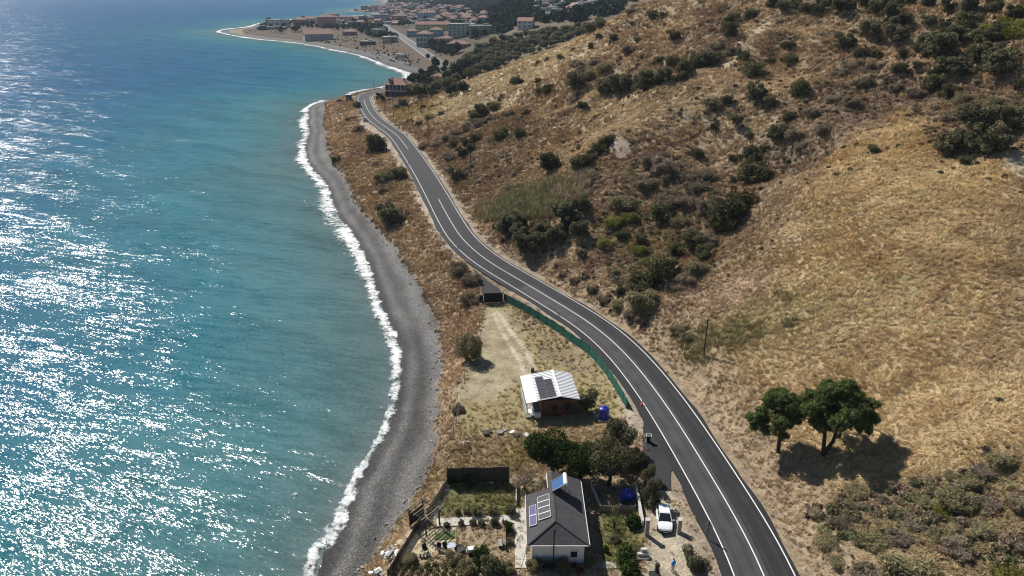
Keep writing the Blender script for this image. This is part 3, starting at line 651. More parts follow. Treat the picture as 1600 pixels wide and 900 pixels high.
def leaf_cloud(r, lobes, n, size, out=0.55, shell=0.6, aspect=1.6):
    """n separate leaf-clump quads spread through ellipsoid lobes (cx,cy,cz,rx,ry,rz)"""
    L = np.array(lobes, float); wgt = L[:, 3] * L[:, 4] + L[:, 4] * L[:, 5]; wgt /= wgt.sum()
    k = r.choice(len(L), n, p=wgt); d = r.normal(size=(n, 3)); d /= np.linalg.norm(d, axis=1)[:, None]
    rad = shell + (1.06 - shell) * r.random(n) ** 0.6
    P = L[k, :3] + d * L[k, 3:] * rad[:, None]
    nn = d * out + r.normal(size=(n, 3)) * (1 - out); nn /= np.linalg.norm(nn, axis=1)[:, None]
    a = np.cross(nn, r.normal(size=(n, 3))); a /= np.linalg.norm(a, axis=1)[:, None]; b = np.cross(nn, a)
    s = size * (0.55 + 0.9 * r.random(n))[:, None]
    a = a * s * aspect * 0.5; b = b * s * 0.5
    bend = nn * s * 0.18
    V = np.stack([P - a, P - b * 0.9 + bend, P + a, P + b * 0.9 + bend], 1).reshape(-1, 3)
    return V, np.arange(4 * n).reshape(n, 4)
def cloud_mesh(name, r, lobes, n, size, mat, **kw):
    V, F = leaf_cloud(r, lobes, n, size, **kw); V[:, 2] = np.maximum(V[:, 2], -0.05); return mesh_np(name, V, F, mat)
def rand_lobes(r, n, spread, zlo, zhi, rmin, rmax, flat=0.85):
    out = []
    for i in range(n):
        a = r.random() * 6.283; q = spread * math.sqrt(r.random()); rr = rmin + (rmax - rmin) * r.random()
        out.append((q * math.cos(a), q * math.sin(a), zlo + (zhi - zlo) * r.random(), rr, rr, rr * flat))
    return out
vr = np.random.default_rng(11)
OLIVE_CROWN = [cloud_mesh('olive_crown', vr, rand_lobes(vr, 20, 0.34, 0.16, 0.62, 0.09, 0.18), 3600, 0.042, M_OLIVE) for _ in range(5)]
BUSH = [cloud_mesh('evergreen_bush', vr, [(0, 0, 0.2, 0.3, 0.3, 0.24)] + rand_lobes(vr, 18, 0.36, 0.08, 0.55, 0.08, 0.17), 3000, 0.042, M_EVER) for _ in range(5)]
BUSH_O = []
for me_ in BUSH[:3]:
    c_ = me_.copy(); c_.materials[0] = M_OLIVE; BUSH_O.append(c_)
LOW = [cloud_mesh('low_bush', vr, [(0, 0, 0.1, 0.42, 0.36, 0.2)] + rand_lobes(vr, 7, 0.34, 0.06, 0.24, 0.12, 0.2), 2200, 0.042, M_EVER) for _ in range(3)]
DRY = [cloud_mesh('dry_shrub', vr, [(0, 0, 0.12, 0.4, 0.4, 0.25)] + rand_lobes(vr, 9, 0.36, 0.08, 0.38, 0.1, 0.19), 4600, 0.026, M_DRY, out=0.2, shell=0.25, aspect=3.2) for _ in range(4)]
GREY = [cloud_mesh('grey_shrub', vr, [(0, 0, 0.14, 0.4, 0.4, 0.25)] + rand_lobes(vr, 9, 0.34, 0.1, 0.4, 0.1, 0.2), 4600, 0.027, M_GREY, out=0.3, shell=0.35, aspect=2.4) for _ in range(4)]
YELS = [cloud_mesh('yellow_shrub', vr, [(0, 0, 0.12, 0.42, 0.42, 0.22)] + rand_lobes(vr, 8, 0.34, 0.1, 0.3, 0.1, 0.2), 3600, 0.028, M_YEL, out=0.3, aspect=2.4) for _ in range(2)]
FAR_CROWN = [cloud_mesh('far_crown', vr, rand_lobes(vr, 6, 0.26, 0.35, 0.7, 0.2, 0.3), 420, 0.11, M_FARTREE) for _ in range(4)]
FAR_OLIVE = [cloud_mesh('grove_crown', vr, rand_lobes(vr, 6, 0.24, 0.32, 0.6, 0.2, 0.28), 420, 0.11, M_OLIVE) for _ in range(4)]
def trunk_mesh(r, h, r0, lean, forks):
    m = MB(); top = Vector((lean * math.cos(r.random() * 6), lean * math.sin(r.random() * 6), h))
    m.tube([(0, 0, -0.06), top * 0.5 + Vector((lean * 0.3, 0, 0)), top], [r0 * 1.3, r0, r0 * 0.8], 7)
    for i in range(forks):
        a = 6.283 * (i + r.random() * 0.6) / forks; e = top + Vector((0.24 * math.cos(a), 0.24 * math.sin(a), 0.22 + 0.1 * r.random()))
        m.tube([top * 0.96, (top + e) / 2 + Vector((0, 0, 0.02)), e], [r0 * 0.7, r0 * 0.5, r0 * 0.2], 5)
    return m.mesh('trunk', M_BARK)
OLIVE_TRUNK = [trunk_mesh(vr, 0.26, 0.035, 0.05, 4) for _ in range(3)]
FAR_TRUNK = trunk_mesh(vr, 0.3, 0.03, 0.02, 3)

VEG = []      # (px, py base, width px, kind, zone)
def veg(zone, kind, s):
    for q in s.split():
        a = q.split(','); VEG.append((float(a[0]), float(a[1]), float(a[2]), a[3] if len(a) > 3 else kind, zone))
veg('tree row across the far slope', 'o', '951,147,28 967,148,28 983,141,24 1001,143,26 1013,136,26 1024,133,22 1037,128,18 1060,128,18 1072,117,24 1083,112,24 1093,107,26 1109,105,22')
veg('pale slope behind the road bend', 'b', '782,217,22 812,215,15 715,143,14 822,181,13 855,147,16 844,147,10 840,132,10 804,131,14 812,131,10 901,139,30 909,169,14 875,93,10 895,79,6 924,75,8 840,101,7 855,95,5 935,59,7 959,64,10 996,65,10 1053,63,21 861,264,26 690,180,9 660,170,7 672,186,18,g 640,191,9,d 655,196,9 630,166,11 620,170,7 785,152,8')
veg('steep slope below the ridge', 'd', '1019,29,13,b 1036,24,12 988,20,18 989,37,9 984,83,22 1028,95,12 987,112,14 960,125,16 1051,101,16,b 896,157,12 1139,57,20,b 1140,35,18,b 1173,29,16,b 1062,48,8 970,95,16 945,112,22,g 930,100,20 915,115,24 900,105,18 925,122,20,g 955,105,16')
veg('slope below the eroded crest', 'b', '1112,173,22,o 1135,161,14 1151,196,16,o 1172,216,9 1177,160,28,o 1197,170,22,o 1117,201,10 1175,120,28 1169,239,15 1089,244,14 1090,247,13 1146,251,16 1169,246,16 1183,251,13 1192,236,10 1172,282,36 1192,284,24 1147,285,11 1211,215,22 1205,168,16 1231,73,22,l 1236,96,24,l 1206,96,20,l 1160,95,20 1130,90,18,d 1100,95,16,d 1120,75,18,d 1145,80,16,d')
veg('hilltop olive grove', 'o', '1209,12,22 1222,20,18 1240,17,20 1257,20,20 1276,21,24 1293,13,20 1310,21,24 1327,17,20 1355,13,24 1365,24,20 1387,13,26 1396,26,26 1415,8,24 1449,12,20 1396,41,18 1411,40,20 1449,41,24 1471,48,20 1315,79,34 1356,57,28 1397,64,34 1446,88,38 1464,92,40 1477,72,36 1489,66,24 1511,48,34 1520,66,28 1539,70,30 1558,64,24 1486,117,38 1502,120,30 1523,98,26 1545,92,32 1555,115,48 1511,20,26 1548,20,24 1480,20,22 1590,30,26,b')
veg('slope below the hilltop grove', 'b', '1452,139,32 1478,153,24 1461,119,20 1435,107,20 1408,93,18 1405,113,24 1365,108,24,d 1349,135,28,d 1356,91,44,l 1330,105,30,d 1310,120,26,d 1330,165,30,d 1300,160,26,d 1247,150,28 1230,189,18 1251,231,20,d 1365,239,19 1385,128,7 1592,137,26 1551,166,28,g 1510,178,34,g 1570,182,30,g 1500,160,26,g 1535,190,34,g 1480,190,26,d 1430,150,26,d 1400,140,24,d 1270,180,30,d 1290,205,30,d 1240,215,30,d 1590,165,24,g')
veg('top edge of the straw field', 'o', '1522,213,42 1489,241,44 1536,243,44 1583,204,36 1506,256,14,b')
veg('bright green thicket', 'y', '1560,52,34 1585,60,34 1600,45,30 1575,38,26 1540,48,20')
veg('olive group beside the cane bed', 'o', '789,368,30 805,364,30 811,381,30 824,392,38 845,368,24 864,381,30 880,346,28 888,357,24 904,329,24 904,370,24 909,402,15 800,298,28,g 715,282,24,b 708,231,14,b 728,228,14,b 741,223,16,b')
veg('pale clay gully', 'b', '905,266,24 918,257,24 931,246,24 944,232,20 952,222,14')
veg('bushy gully above the road', 'g', '975,322,42 1034,344,32,b 1062,350,30,g 1130,360,46,b 1155,326,32,b 1080,319,34,d 1102,279,32,d 1040,270,40,d 1065,285,44,d 1020,255,34,d 1090,300,36,d 1010,290,30,d 1050,320,30,d 1110,330,36,d 1083,388,28,b 1099,404,26,b 1087,425,30 1034,437,46,b 1055,400,24,b 1059,450,20,d 993,447,26 1003,456,36,b 968,459,17,b 1003,478,42 1003,381,17,b 973,372,15,b 985,345,26,y 960,350,26,y 1000,395,24,y 1012,412,16,y 945,385,22,y 1075,440,30,d 1110,380,30,d')
veg('slope opposite the cabin yard', 'd', '900,440,14 925,455,16 945,470,18 965,480,20,g 985,495,22 880,430,12 870,415,10 915,435,12 1005,500,18 1060,520,24,g 1075,530,20,g')
veg('scrub belt near the poles', 'd', '662,232,16 682,228,18 700,220,20 715,210,20 733,203,20 752,195,22 772,188,20 795,182,18 705,250,16 755,182,18,b 742,187,18,b 772,174,16,b 722,245,15,b 735,236,13,b 700,246,15 735,262,16')
veg('weedy slope beyond the pines', 'g', '1340,770,46 1320,820,38,d 1370,850,52 1445,786,32 1475,801,36,y 1495,786,62 1520,758,42 1488,746,26 1562,723,42 1417,902,92 1467,842,40 1575,898,62,y 1537,741,38,d 1590,782,32,d 1405,842,42,d 1360,905,60,d 1500,860,50,d 1540,830,46 1590,850,44,d 1290,850,34,g 1430,820,40,d 1310,880,36,g 1550,790,36,d 1270,800,22,d')
veg('bank between beach and road', 'b', '612,350,36,b 624,345,26,d 612,278,34,g 600,284,24,g 625,280,18,b 592,236,24 580,240,16,d 525,254,14 716,424,30,d 735,442,26,d 560,205,16,d 548,188,16,l 590,258,14,d 558,168,10,b 600,300,18,d 735,475,26,d 716,642,18,d')
def unit_width(me):
    co = np.empty(len(me.vertices) * 3, np.float32); me.vertices.foreach_get('co', co); co = co.reshape(-1, 3)
    return max(np.percentile(co[:, 0], 97) - np.percentile(co[:, 0], 3), 0.4)
UW = {}
def uw(me):
    if me.name not in UW: UW[me.name] = unit_width(me)
    return UW[me.name]
KN = {'o': ('olive_tree', 'olive tree', 'tree'), 'b': ('evergreen_bush', 'dark green bush', 'bush'), 'd': ('dry_shrub', 'brown dry shrub', 'shrub'), 'g': ('grey_green_shrub', 'grey-green shrub', 'shrub'), 'y': ('yellow_green_shrub', 'yellow-green shrub', 'shrub'), 'l': ('low_bush', 'low dark spreading bush', 'bush')}
ORD = ['first', 'second', 'third', 'fourth', 'fifth', 'sixth', 'seventh', 'eighth', 'ninth', 'tenth', 'eleventh', 'twelfth', 'thirteenth', 'fourteenth', 'fifteenth', 'sixteenth', 'seventeenth', 'eighteenth', 'nineteenth', 'twentieth']
def ordn(i):
    if i < 20: return ORD[i]
    t = ['twenty', 'thirty', 'forty', 'fifty', 'sixty', 'seventy', 'eighty', 'ninety'][(i + 1) // 10 - 2]; k = (i + 1) % 10
    return (t + '-' + ORD[k - 1]) if k else t[:-1] + 'ieth'
vp = ground([(v[0], v[1]) for v in VEG])
groups = {}
for v, p in zip(VEG, vp): groups.setdefault((v[4], v[3]), []).append((v, p))
for (zone, kind), lst in groups.items():
    lst.sort(key=lambda q: q[0][0]); nm_, lb, cat = KN[kind]
    for i, (v, p) in enumerate(lst):
        wd = v[2] * depth(p) / FPX * (0.80 if 'beyond the pines' in zone else 0.86 if 'hilltop' in zone else 1.0)
        if len(lst) == 1: label = f'the {lb} on the {zone}'
        elif i == 0: label = f'leftmost {lb} on the {zone}'
        elif i == len(lst) - 1: label = f'rightmost {lb} on the {zone}'
        else: label = f'{ordn(i)} {lb} from the left on the {zone}'
        label = label.replace('on the tree row', 'in the tree row').replace('on the hilltop', 'in the hilltop').replace('on the scrub belt', 'in the scrub belt').replace('on the olive group', 'in the olive group').replace('on the bushy', 'in the bushy').replace('on the bright', 'in the bright').replace('on the pale clay', 'in the pale clay').replace('on the top edge', 'at the top edge')
        rz = random.random() * 6.28; gz = p[2] - 0.05 * wd * 0.5
        if kind == 'o':
            cm = OLIVE_CROWN[i % 5]; s = wd / uw(cm)
            t = empty(nm_, (p[0], p[1], gz), rz, label, cat, f'olive trees, {zone}')
            t.scale = (s, s, s * random.uniform(0.85, 1.05)); link('trunk', OLIVE_TRUNK[i % 3], t); link('crown', cm, t)
        else:
            ms = {'b': BUSH, 'd': DRY, 'g': GREY, 'y': YELS, 'l': LOW}[kind]; cm = ms[random.randrange(len(ms))]; s = wd / uw(cm)
            o = link(nm_, cm, None, (p[0], p[1], gz), rz); o.scale = (s, s * random.uniform(0.85, 1.1), s * random.uniform(0.8, 1.1) * (0.62 if 'beyond the pines' in zone else 0.85 if kind in 'dg' else 1)); tag(o, label, cat, f'{lb}s, {zone}')

# ------------------------------------------------------------------ scattered ground cover (grass, reeds, dwarf scrub, stones)
def inst_mat(name, rough=0.8, lo_=0.7, hi_=1.3):
    m, n, l, b = new_mat(name)
    a = n.new('ShaderNodeAttribute'); a.attribute_type = 'INSTANCER'; a.attribute_name = 'gcol'
    g = n.new('ShaderNodeNewGeometry'); r = ramp(n, l, g.outputs['Random Per Island'], [(0, lo_), (1, hi_)])
    l.new(mixc(n, l, a.outputs['Color'], r.outputs[0], mode='MULTIPLY'), b.inputs['Base Color'])
    b.inputs['Roughness'].default_value = rough; b.inputs['Specular IOR Level'].default_value = 0.15
    return m
M_BLADE = inst_mat('dry_grass_blades'); M_STONE = inst_mat('stones', 0.85, 0.8, 1.2)
def tuft(r, n, rad, h, wd, lean):
    V = []; F = []
    for i in range(n):
        a = r.random() * 6.283; q = rad * math.sqrt(r.random()); x, y = q * math.cos(a), q * math.sin(a)
        hh = h * (0.5 + 0.7 * r.random()); da = r.random() * 6.283; out_ = 0.25 + 0.5 * r.random()
        dx = math.cos(da) * hh * out_ + lean * hh; dy = math.sin(da) * hh * out_
        ww = wd * (0.6 + 0.8 * r.random()); pa = r.random() * 3.14; ox, oy = math.cos(pa) * ww / 2, math.sin(pa) * ww / 2
        b = len(V); V += [(x - ox, y - oy, -0.08), (x + ox, y + oy, -0.08), (x + dx * 0.45 + ox * 0.8, y + dy * 0.45 + oy * 0.8, hh * 0.62), (x + dx * 0.45 - ox * 0.8, y + dy * 0.45 - oy * 0.8, hh * 0.62), (x + dx, y + dy, hh * 0.85)]
        F += [(b, b + 1, b + 2), (b, b + 2, b + 3), (b + 3, b + 2, b + 4)]
    return mesh_np('tuft', V, F, M_BLADE)
def stone_mesh(r):
    m = MB(); m.lathe((0, 0, 0), [(0.28, -0.2), (0.5, 0.0), (0.42, 0.25), (0.18, 0.36)], 7)
    v = np.array(m.v) * (1 + 0.25 * r.normal(size=(len(m.v), 3))); m.v = [tuple(q) for q in v]; return m.mesh('stone', M_STONE)
def collection_of(name, meshes):
    col = bpy.data.collections.new(name)
    for i, me_ in enumerate(meshes): col.objects.link(bpy.data.objects.new(f'{name}_{i}', me_))
    return col
def scatter(name, P, rot, scl, colr, idx_, col, label, cat):
    me_ = bpy.data.meshes.new(name); me_.vertices.add(len(P)); me_.vertices.foreach_set('co', np.asarray(P, np.float32).ravel()); me_.update()
    for an, ty, v in (('rot', 'FLOAT_VECTOR', rot), ('scl', 'FLOAT_VECTOR', scl)):
        a = me_.attributes.new(an, ty, 'POINT'); a.data.foreach_set('vector', np.asarray(v, np.float32).ravel())
    attr_col(me_, 'gcol', np.asarray(colr)); a = me_.attributes.new('vi', 'INT', 'POINT'); a.data.foreach_set('value', np.asarray(idx_, np.int32))
    o = link(name, me_); ng = bpy.data.node_groups.new(name + '_scatter', 'GeometryNodeTree')
    ng.interface.new_socket('Geometry', in_out='INPUT', socket_type='NodeSocketGeometry'); ng.interface.new_socket('Geometry', in_out='OUTPUT', socket_type='NodeSocketGeometry')
    n = ng.nodes; l = ng.links; gi = n.new('NodeGroupInput'); go = n.new('NodeGroupOutput'); ip = n.new('GeometryNodeInstanceOnPoints'); ci = n.new('GeometryNodeCollectionInfo')
    ci.inputs['Collection'].default_value = col; ci.inputs['Separate Children'].default_value = True; ci.inputs['Reset Children'].default_value = True
    ip.inputs['Pick Instance'].default_value = True
    def na(nm_, ty):
        q = n.new('GeometryNodeInputNamedAttribute'); q.data_type = ty; q.inputs['Name'].default_value = nm_
        return [s for s in q.outputs if s.enabled and s.name == 'Attribute'][0]
    l.new(gi.outputs[0], ip.inputs['Points']); l.new(ci.outputs[0], ip.inputs['Instance']); l.new(na('vi', 'INT'), ip.inputs['Instance Index'])
    l.new(na('rot', 'FLOAT_VECTOR'), ip.inputs['Rotation']); l.new(na('scl', 'FLOAT_VECTOR'), ip.inputs['Scale']); l.new(ip.outputs[0], go.inputs[0])
    md = o.modifiers.new('scatter', 'NODES'); md.node_group = ng
    return tag(o, label, cat, kind='stuff')
gr = np.random.default_rng(23)
# candidate cells: uniform over the graded grid, so density falls off with distance
cell = Q[~fb]; cen = cell.mean(1)
cx_, cy_ = GX[cell].mean(1), GY[cell].mean(1); gw = GRASS[cell].mean(1) * (cy_ < 430)
inview = np.abs(cx_) < 0.80 * cy_ + 25
gw = gw * inview
def pick(wt, n):
    k = gr.choice(len(wt), n, p=wt / wt.sum()); a, b = gr.random(n), gr.random(n); c = cell[k]
    f = lambda A: (A[c[:, 0]] * (1 - a) + A[c[:, 1]] * a) * (1 - b) + (A[c[:, 3]] * (1 - a) + A[c[:, 2]] * a) * b
    return np.stack([f(GX), f(GY), f(GZ)], 1), COL[c[:, 0]]
TUFTS = collection_of('tuft', [tuft(gr, 16, 0.30, 0.42, 0.07, le) for le in (0.2, 0.35, 0.5, 0.6)] + [tuft(gr, 18, 0.26, 0.5, 0.06, 0.1)])
NG = 170000
P_, c_ = pick(gw, NG); dcam = np.hypot(P_[:, 0], P_[:, 1])
sz = (0.75 + 0.6 * gr.random(NG)) * np.clip(dcam / 120, 0.75, 2.2)
wind = 0.6 * fbm(P_[:, 0] / 9, P_[:, 1] / 9, 140, 2) * 3.0
rot = np.stack([gr.normal(size=NG) * 0.12, gr.normal(size=NG) * 0.12, -0.6 + wind + gr.normal(size=NG) * 0.7], 1)
hgt = sz * (0.65 + 0.5 * (fbm(P_[:, 0] / 3, P_[:, 1] / 3, 141, 2) + 0.4))
cc_ = c_ * (0.80 + 0.55 * gr.random(NG))[:, None] * (1.42 + 0.4 * fbm(P_[:, 0] / 2.3, P_[:, 1] / 2.3, 142, 3))[:, None]
cc_ = np.clip(cc_ * np.array([1.05, 1.0, 0.92]), 0.01, 0.75)
scatter('dry_grass', P_, rot, np.stack([sz, sz, np.clip(hgt, 0.3, 3)], 1), cc_, gr.integers(0, 5, NG), TUFTS, 'dry straw-coloured grass covering the hillside and banks', 'grass')
# dwarf scrub dotted over the slopes
DWARF = collection_of('dwarf_shrub', [cloud_mesh('dwarf_shrub', vr, [(0, 0, 0.2, 0.4, 0.4, 0.3)] + rand_lobes(vr, 4, 0.3, 0.1, 0.45, 0.12, 0.2), 160, 0.13, None, out=0.3, aspect=2.0) for _ in range(4)])
M_DW = inst_mat('dwarf_shrub_leaves', 0.8, 0.5, 1.5)
for o_ in DWARF.objects: o_.data.materials.append(M_DW)
ND = 3600
dw = gw * RIGHT[cell[:, 0]] * (DR[cell[:, 0]] > 9) * np.where(GZ[cell[:, 0]] > 7, 1, 0.2) * (sstep(-0.1, 0.5, fbm(cx_ / 18, cy_ / 18, 150, 3)) + 0.12) * np.where((COL[cell[:, 0], 0] > 0.385) | (cy_ < 110), 0.015, 1)
P_, c_ = pick(dw, ND)
vs_ = np.repeat(vp, 5, 0); vw_ = np.repeat([v[2] * depth(q) / FPX for v, q in zip(VEG, vp)], 5); an = gr.random(len(vs_)) * 6.283; rd_ = vw_ * (0.42 + 0.3 * gr.random(len(vs_)))
xy_ = vs_[:, :2] + np.stack([np.cos(an), np.sin(an)], 1) * rd_[:, None]; ok_ = (seg_dist(xy_[:, 0], xy_[:, 1], road_lo)[0] > 5.5)
P_ = np.vstack([P_, np.c_[xy_, gland(xy_[:, 0], xy_[:, 1])][ok_]]); ND = len(P_); s_ = (0.5 + 1.1 * gr.random(ND) ** 2) * np.clip(np.hypot(P_[:, 0], P_[:, 1]) / 170, 0.7, 1.3)
pal = np.array([(0.07, 0.07, 0.04), (0.16, 0.12, 0.085), (0.13, 0.10, 0.07), (0.19, 0.155, 0.09), (0.24, 0.165, 0.10)])
scatter('dwarf_scrub', P_, np.stack([np.zeros(ND), np.zeros(ND), gr.random(ND) * 6.28], 1), np.stack([s_, s_, s_ * 0.9], 1), pal[gr.integers(0, 5, ND)], gr.integers(0, 4, ND), DWARF, 'small dark dwarf scrub dotted over the dry slopes', 'scrub')
# denser brush where the photograph shows whole swathes of it
def poly_points(px, n):
    W = np.array(wpoly(px)); lo_ = W.min(0); hi = W.max(0); q = lo_ + (hi - lo_) * gr.random((n * 4, 2)); q = q[inside(q[:, 0], q[:, 1], W)]
    q = q[(fbm(q[:, 0] / 6, q[:, 1] / 6, 170, 3) + 0.5 * gr.random(len(q)) > 0.1) & (seg_dist(q[:, 0], q[:, 1], road_lo)[0] > 8)][:n]
    return np.c_[q, gland(q[:, 0], q[:, 1])]
BR = [([(650,240),(740,195),(800,178),(850,215),(800,280),(700,300)], 260), ([(930,330),(1000,235),(1130,275),(1165,340),(1070,455),(960,470)], 420), ([(1230,160),(1330,100),(1440,130),(1600,120),(1600,215),(1480,190),(1380,185),(1260,250),(1190,250)], 420), ([(1090,20),(1150,0),(1180,30),(1120,110),(1060,110)], 160), ([(1235,810),(1340,770),(1600,720),(1600,910),(1290,910)], 150), ([(870,110),(930,85),(990,90),(1000,115),(940,130),(880,135)], 160)]
FINE = collection_of('brush_clump', [cloud_mesh('brush_clump', vr, [(0, 0, 0.2, 0.4, 0.4, 0.3)] + rand_lobes(vr, 6, 0.34, 0.1, 0.45, 0.1, 0.18), 620, 0.055, M_DW, out=0.25, shell=0.3, aspect=2.6) for _ in range(4)])
P_ = np.vstack([poly_points(*b_) for b_ in BR]); n_ = len(P_); s_ = 0.7 + 1.5 * gr.random(n_) ** 1.5
palb = np.array([(0.23, 0.175, 0.125), (0.20, 0.19, 0.10), (0.27, 0.22, 0.13), (0.17, 0.165, 0.085), (0.29, 0.21, 0.14)])
scatter('dry_brush', P_, np.stack([np.zeros(n_), np.zeros(n_), gr.random(n_) * 6.28], 1), np.stack([s_, s_, s_ * (0.5 + 0.4 * gr.random(n_))], 1), palb[gr.integers(0, 5, n_)] * (0.75 + 0.5 * gr.random(n_))[:, None], gr.integers(0, 4, n_), FINE, 'low olive and brown brush in swathes across the slopes', 'brush')
# cane bed
def reed_points(px, n):
    W = np.array(wpoly(px)); lo_ = W.min(0); hi = W.max(0); q = lo_ + (hi - lo_) * gr.random((n * 3, 2)); q = q[inside(q[:, 0], q[:, 1], W)][:n]
    return np.c_[q, gland(q[:, 0], q[:, 1])]
CANE = collection_of('cane', [tuft(gr, 20, 0.35, 1.0, 0.07, 0.1) for _ in range(3)])
P_ = np.vstack([reed_points([(712,335),(765,312),(830,292),(925,272),(922,305),(860,343),(752,348)], 1900)])
P_ = P_[seg_dist(P_[:, 0], P_[:, 1], road_lo)[0] > 7.5]
n_ = len(P_); kk = np.clip(sstep(-0.3, 0.3, fbm(P_[:, 0] / 7, P_[:, 1] / 7, 161, 2)) * 0.8 + 0.3 * gr.random(n_) - 0.1, 0, 1)[:, None]; cc_ = (np.array((0.42, 0.33, 0.22)) * (1 - kk) + np.array((0.30, 0.285, 0.15)) * kk) * (0.7 + 0.7 * gr.random(n_))[:, None]
s_ = 0.9 + 0.6 * gr.random(n_)
scatter('cane_bed', P_, np.stack([gr.normal(size=n_) * 0.1, gr.normal(size=n_) * 0.1, gr.random(n_) * 6.28], 1), np.stack([s_, s_, s_ * (0.9 + 0.9 * gr.random(n_))], 1), cc_, gr.integers(0, 3, n_), CANE, 'tall tan and green cane bed beside the olive group', 'reeds')
P_ = reed_points([(1045,518),(1090,508),(1150,492),(1215,455),(1260,470),(1235,510),(1150,540),(1110,575),(1070,560)], 900)
P_ = P_[gr.random(len(P_)) < sstep(-0.2, 0.5, fbm(P_[:, 0] / 4, P_[:, 1] / 4, 160, 3))]
n_ = len(P_); kk = gr.random(n_)[:, None]; cc_ = (np.array((0.46, 0.36, 0.20)) * (1 - kk) + np.array((0.33, 0.32, 0.14)) * kk) * (0.7 + 0.5 * gr.random(n_))[:, None]; s_ = 0.8 + 0.4 * gr.random(n_)
scatter('green_weeds', P_, np.stack([gr.normal(size=n_) * 0.15, gr.normal(size=n_) * 0.15, gr.random(n_) * 6.28], 1), np.stack([s_, s_, s_ * 0.8], 1), cc_, gr.integers(0, 3, n_), CANE, 'olive-green weeds growing in a streak across the straw field', 'weeds')
# stones: along the top of the beach, on the shoulders, on the clay cut
STN = collection_of('stone', [stone_mesh(gr) for _ in range(5)])
bt = spline([q[:2] for q in beach_top], 0.7); k_ = gr.integers(0, len(bt), 1600); q = bt[k_] + gr.normal(size=(1600, 2)) * np.array([0.9, 0.7])
q2k = gr.integers(0, len(road_c[:160]), 2200); T_ = np.gradient(road_c, axis=0); T_ /= np.linalg.norm(T_, axis=1)[:, None]; off = np.where(gr.random(2200) < 0.55, 1, -1) * (4.9 + np.abs(gr.normal(size=2200)) * 1.6)
q2 = road_c[q2k] + np.stack([-T_[q2k, 1], T_[q2k, 0]], 1) * off[:, None] + gr.normal(size=(2200, 2)) * 0.5
q = np.vstack([q, q2]); s_ = np.r_[0.16 + 0.45 * gr.random(1600) ** 3, 0.08 + 0.25 * gr.random(2200) ** 3]; keep = (s_ > 0)
dA, _, _ = seg_dist(q[:, 0], q[:, 1], apron, True); keep &= ~(inside(q[:, 0], q[:, 1], apron)) & ~(seg_dist(q[:, 0], q[:, 1], [tuple(p)[:2] for p in side_c])[0] < 2.2) & (seg_dist(q[:, 0], q[:, 1], road_lo)[0] > 4.7)
q = q[keep]; s_ = s_[keep]; n_ = len(q); P_ = np.c_[q, gland(q[:, 0], q[:, 1]) + 0.02]
cc_ = np.array((0.33, 0.30, 0.26)) * (0.5 + 0.8 * gr.random(n_))[:, None]
scatter('stones', P_, gr.normal(size=(n_, 3)) * np.array([0.4, 0.4, 3]), np.stack([s_, s_ * 0.9, s_ * 0.8], 1), cc_, gr.integers(0, 5, n_), STN, 'loose grey stones along the beach top and road shoulders', 'stones')

# ------------------------------------------------------------------ the two stone pines beside the road
def pine(base, label, trunks, lobes, n, seed):
    r = np.random.default_rng(seed); t = empty('pine_tree', base, 0, label, 'tree', 'pines beside the road')
    for tr_ in trunks:
        m = MB(); m.tube([q[:3] for q in tr_], [q[3] for q in tr_], 9)
        for i in range(7):
            f = r.random() * 0.4 + 0.6; k = tr_[-1]; j = tr_[-2]; p0 = Vector(j[:3]).lerp(Vector(k[:3]), f)
            L = lobes[r.integers(len(lobes))]; p1 = Vector(L[:3]); m.tube([p0, p0.lerp(p1, 0.5) + Vector((0, 0, -0.25)), p1], [0.09, 0.06, 0.02], 5)
        m.build('trunk', M_BARK, t, smooth=True)
    # needle tufts: fine sprays gathered into clumps
    L = np.array(lobes); wgt = (L[:, 3] * L[:, 4]); wgt = wgt / wgt.sum(); nc = n // 26
    k = r.choice(len(L), nc, p=wgt); d = r.normal(size=(nc, 3)); d[:, 2] = np.abs(d[:, 2]) * 1.1 - 0.25; d /= np.linalg.norm(d, axis=1)[:, None]
    Cn = L[k, :3] + d * L[k, 3:] * (0.55 + 0.5 * r.random(nc))[:, None]
    V = []; F = []
    for c0 in Cn:
        cs = 0.20 + 0.16 * r.random()
        v, f = leaf_cloud(r, [(c0[0], c0[1], c0[2], cs, cs, cs * 0.8)], 26, 0.115, out=0.35, shell=0.3, aspect=2.6)
        F.append(f + 4 * len(V) * 26); V.append(v)
    t.scale = (1.06, 1.06, 1.1)
    link('crown', mesh_np('pine_crown', np.vstack(V), np.vstack(F), M_PINE), t)
    return t
pb = ground([(1216, 706), (1287, 712)])
def lob(r, cx, cy, cz, R_, H_, n, rr):
    out = []
    for i in range(n):
        a = r.random() * 6.283; q = R_ * math.sqrt(r.random()); s = rr * (0.7 + 0.6 * r.random())
        out.append((cx + q * math.cos(a), cy + q * math.sin(a), cz + H_ * (1 - (q / R_) ** 2) * (0.4 + 0.7 * r.random()) - 0.3, s, s, s * 0.75))
    return out
pr = np.random.default_rng(5)
def dome(r, cx, cy, z0, z1, R_, n, rr):
    out = []
    for i in range(n):
        f = r.random(); a = r.random() * 6.283; q = R_ * math.sqrt(max(0.05, 1 - (1.6 * f - 0.55) ** 2)) * math.sqrt(r.random()) * 0.95; s = rr * (0.7 + 0.6 * r.random())
        out.append((cx + q * math.cos(a), cy + q * math.sin(a), z0 + (z1 - z0) * f, s, s, s * 0.8))
    return out
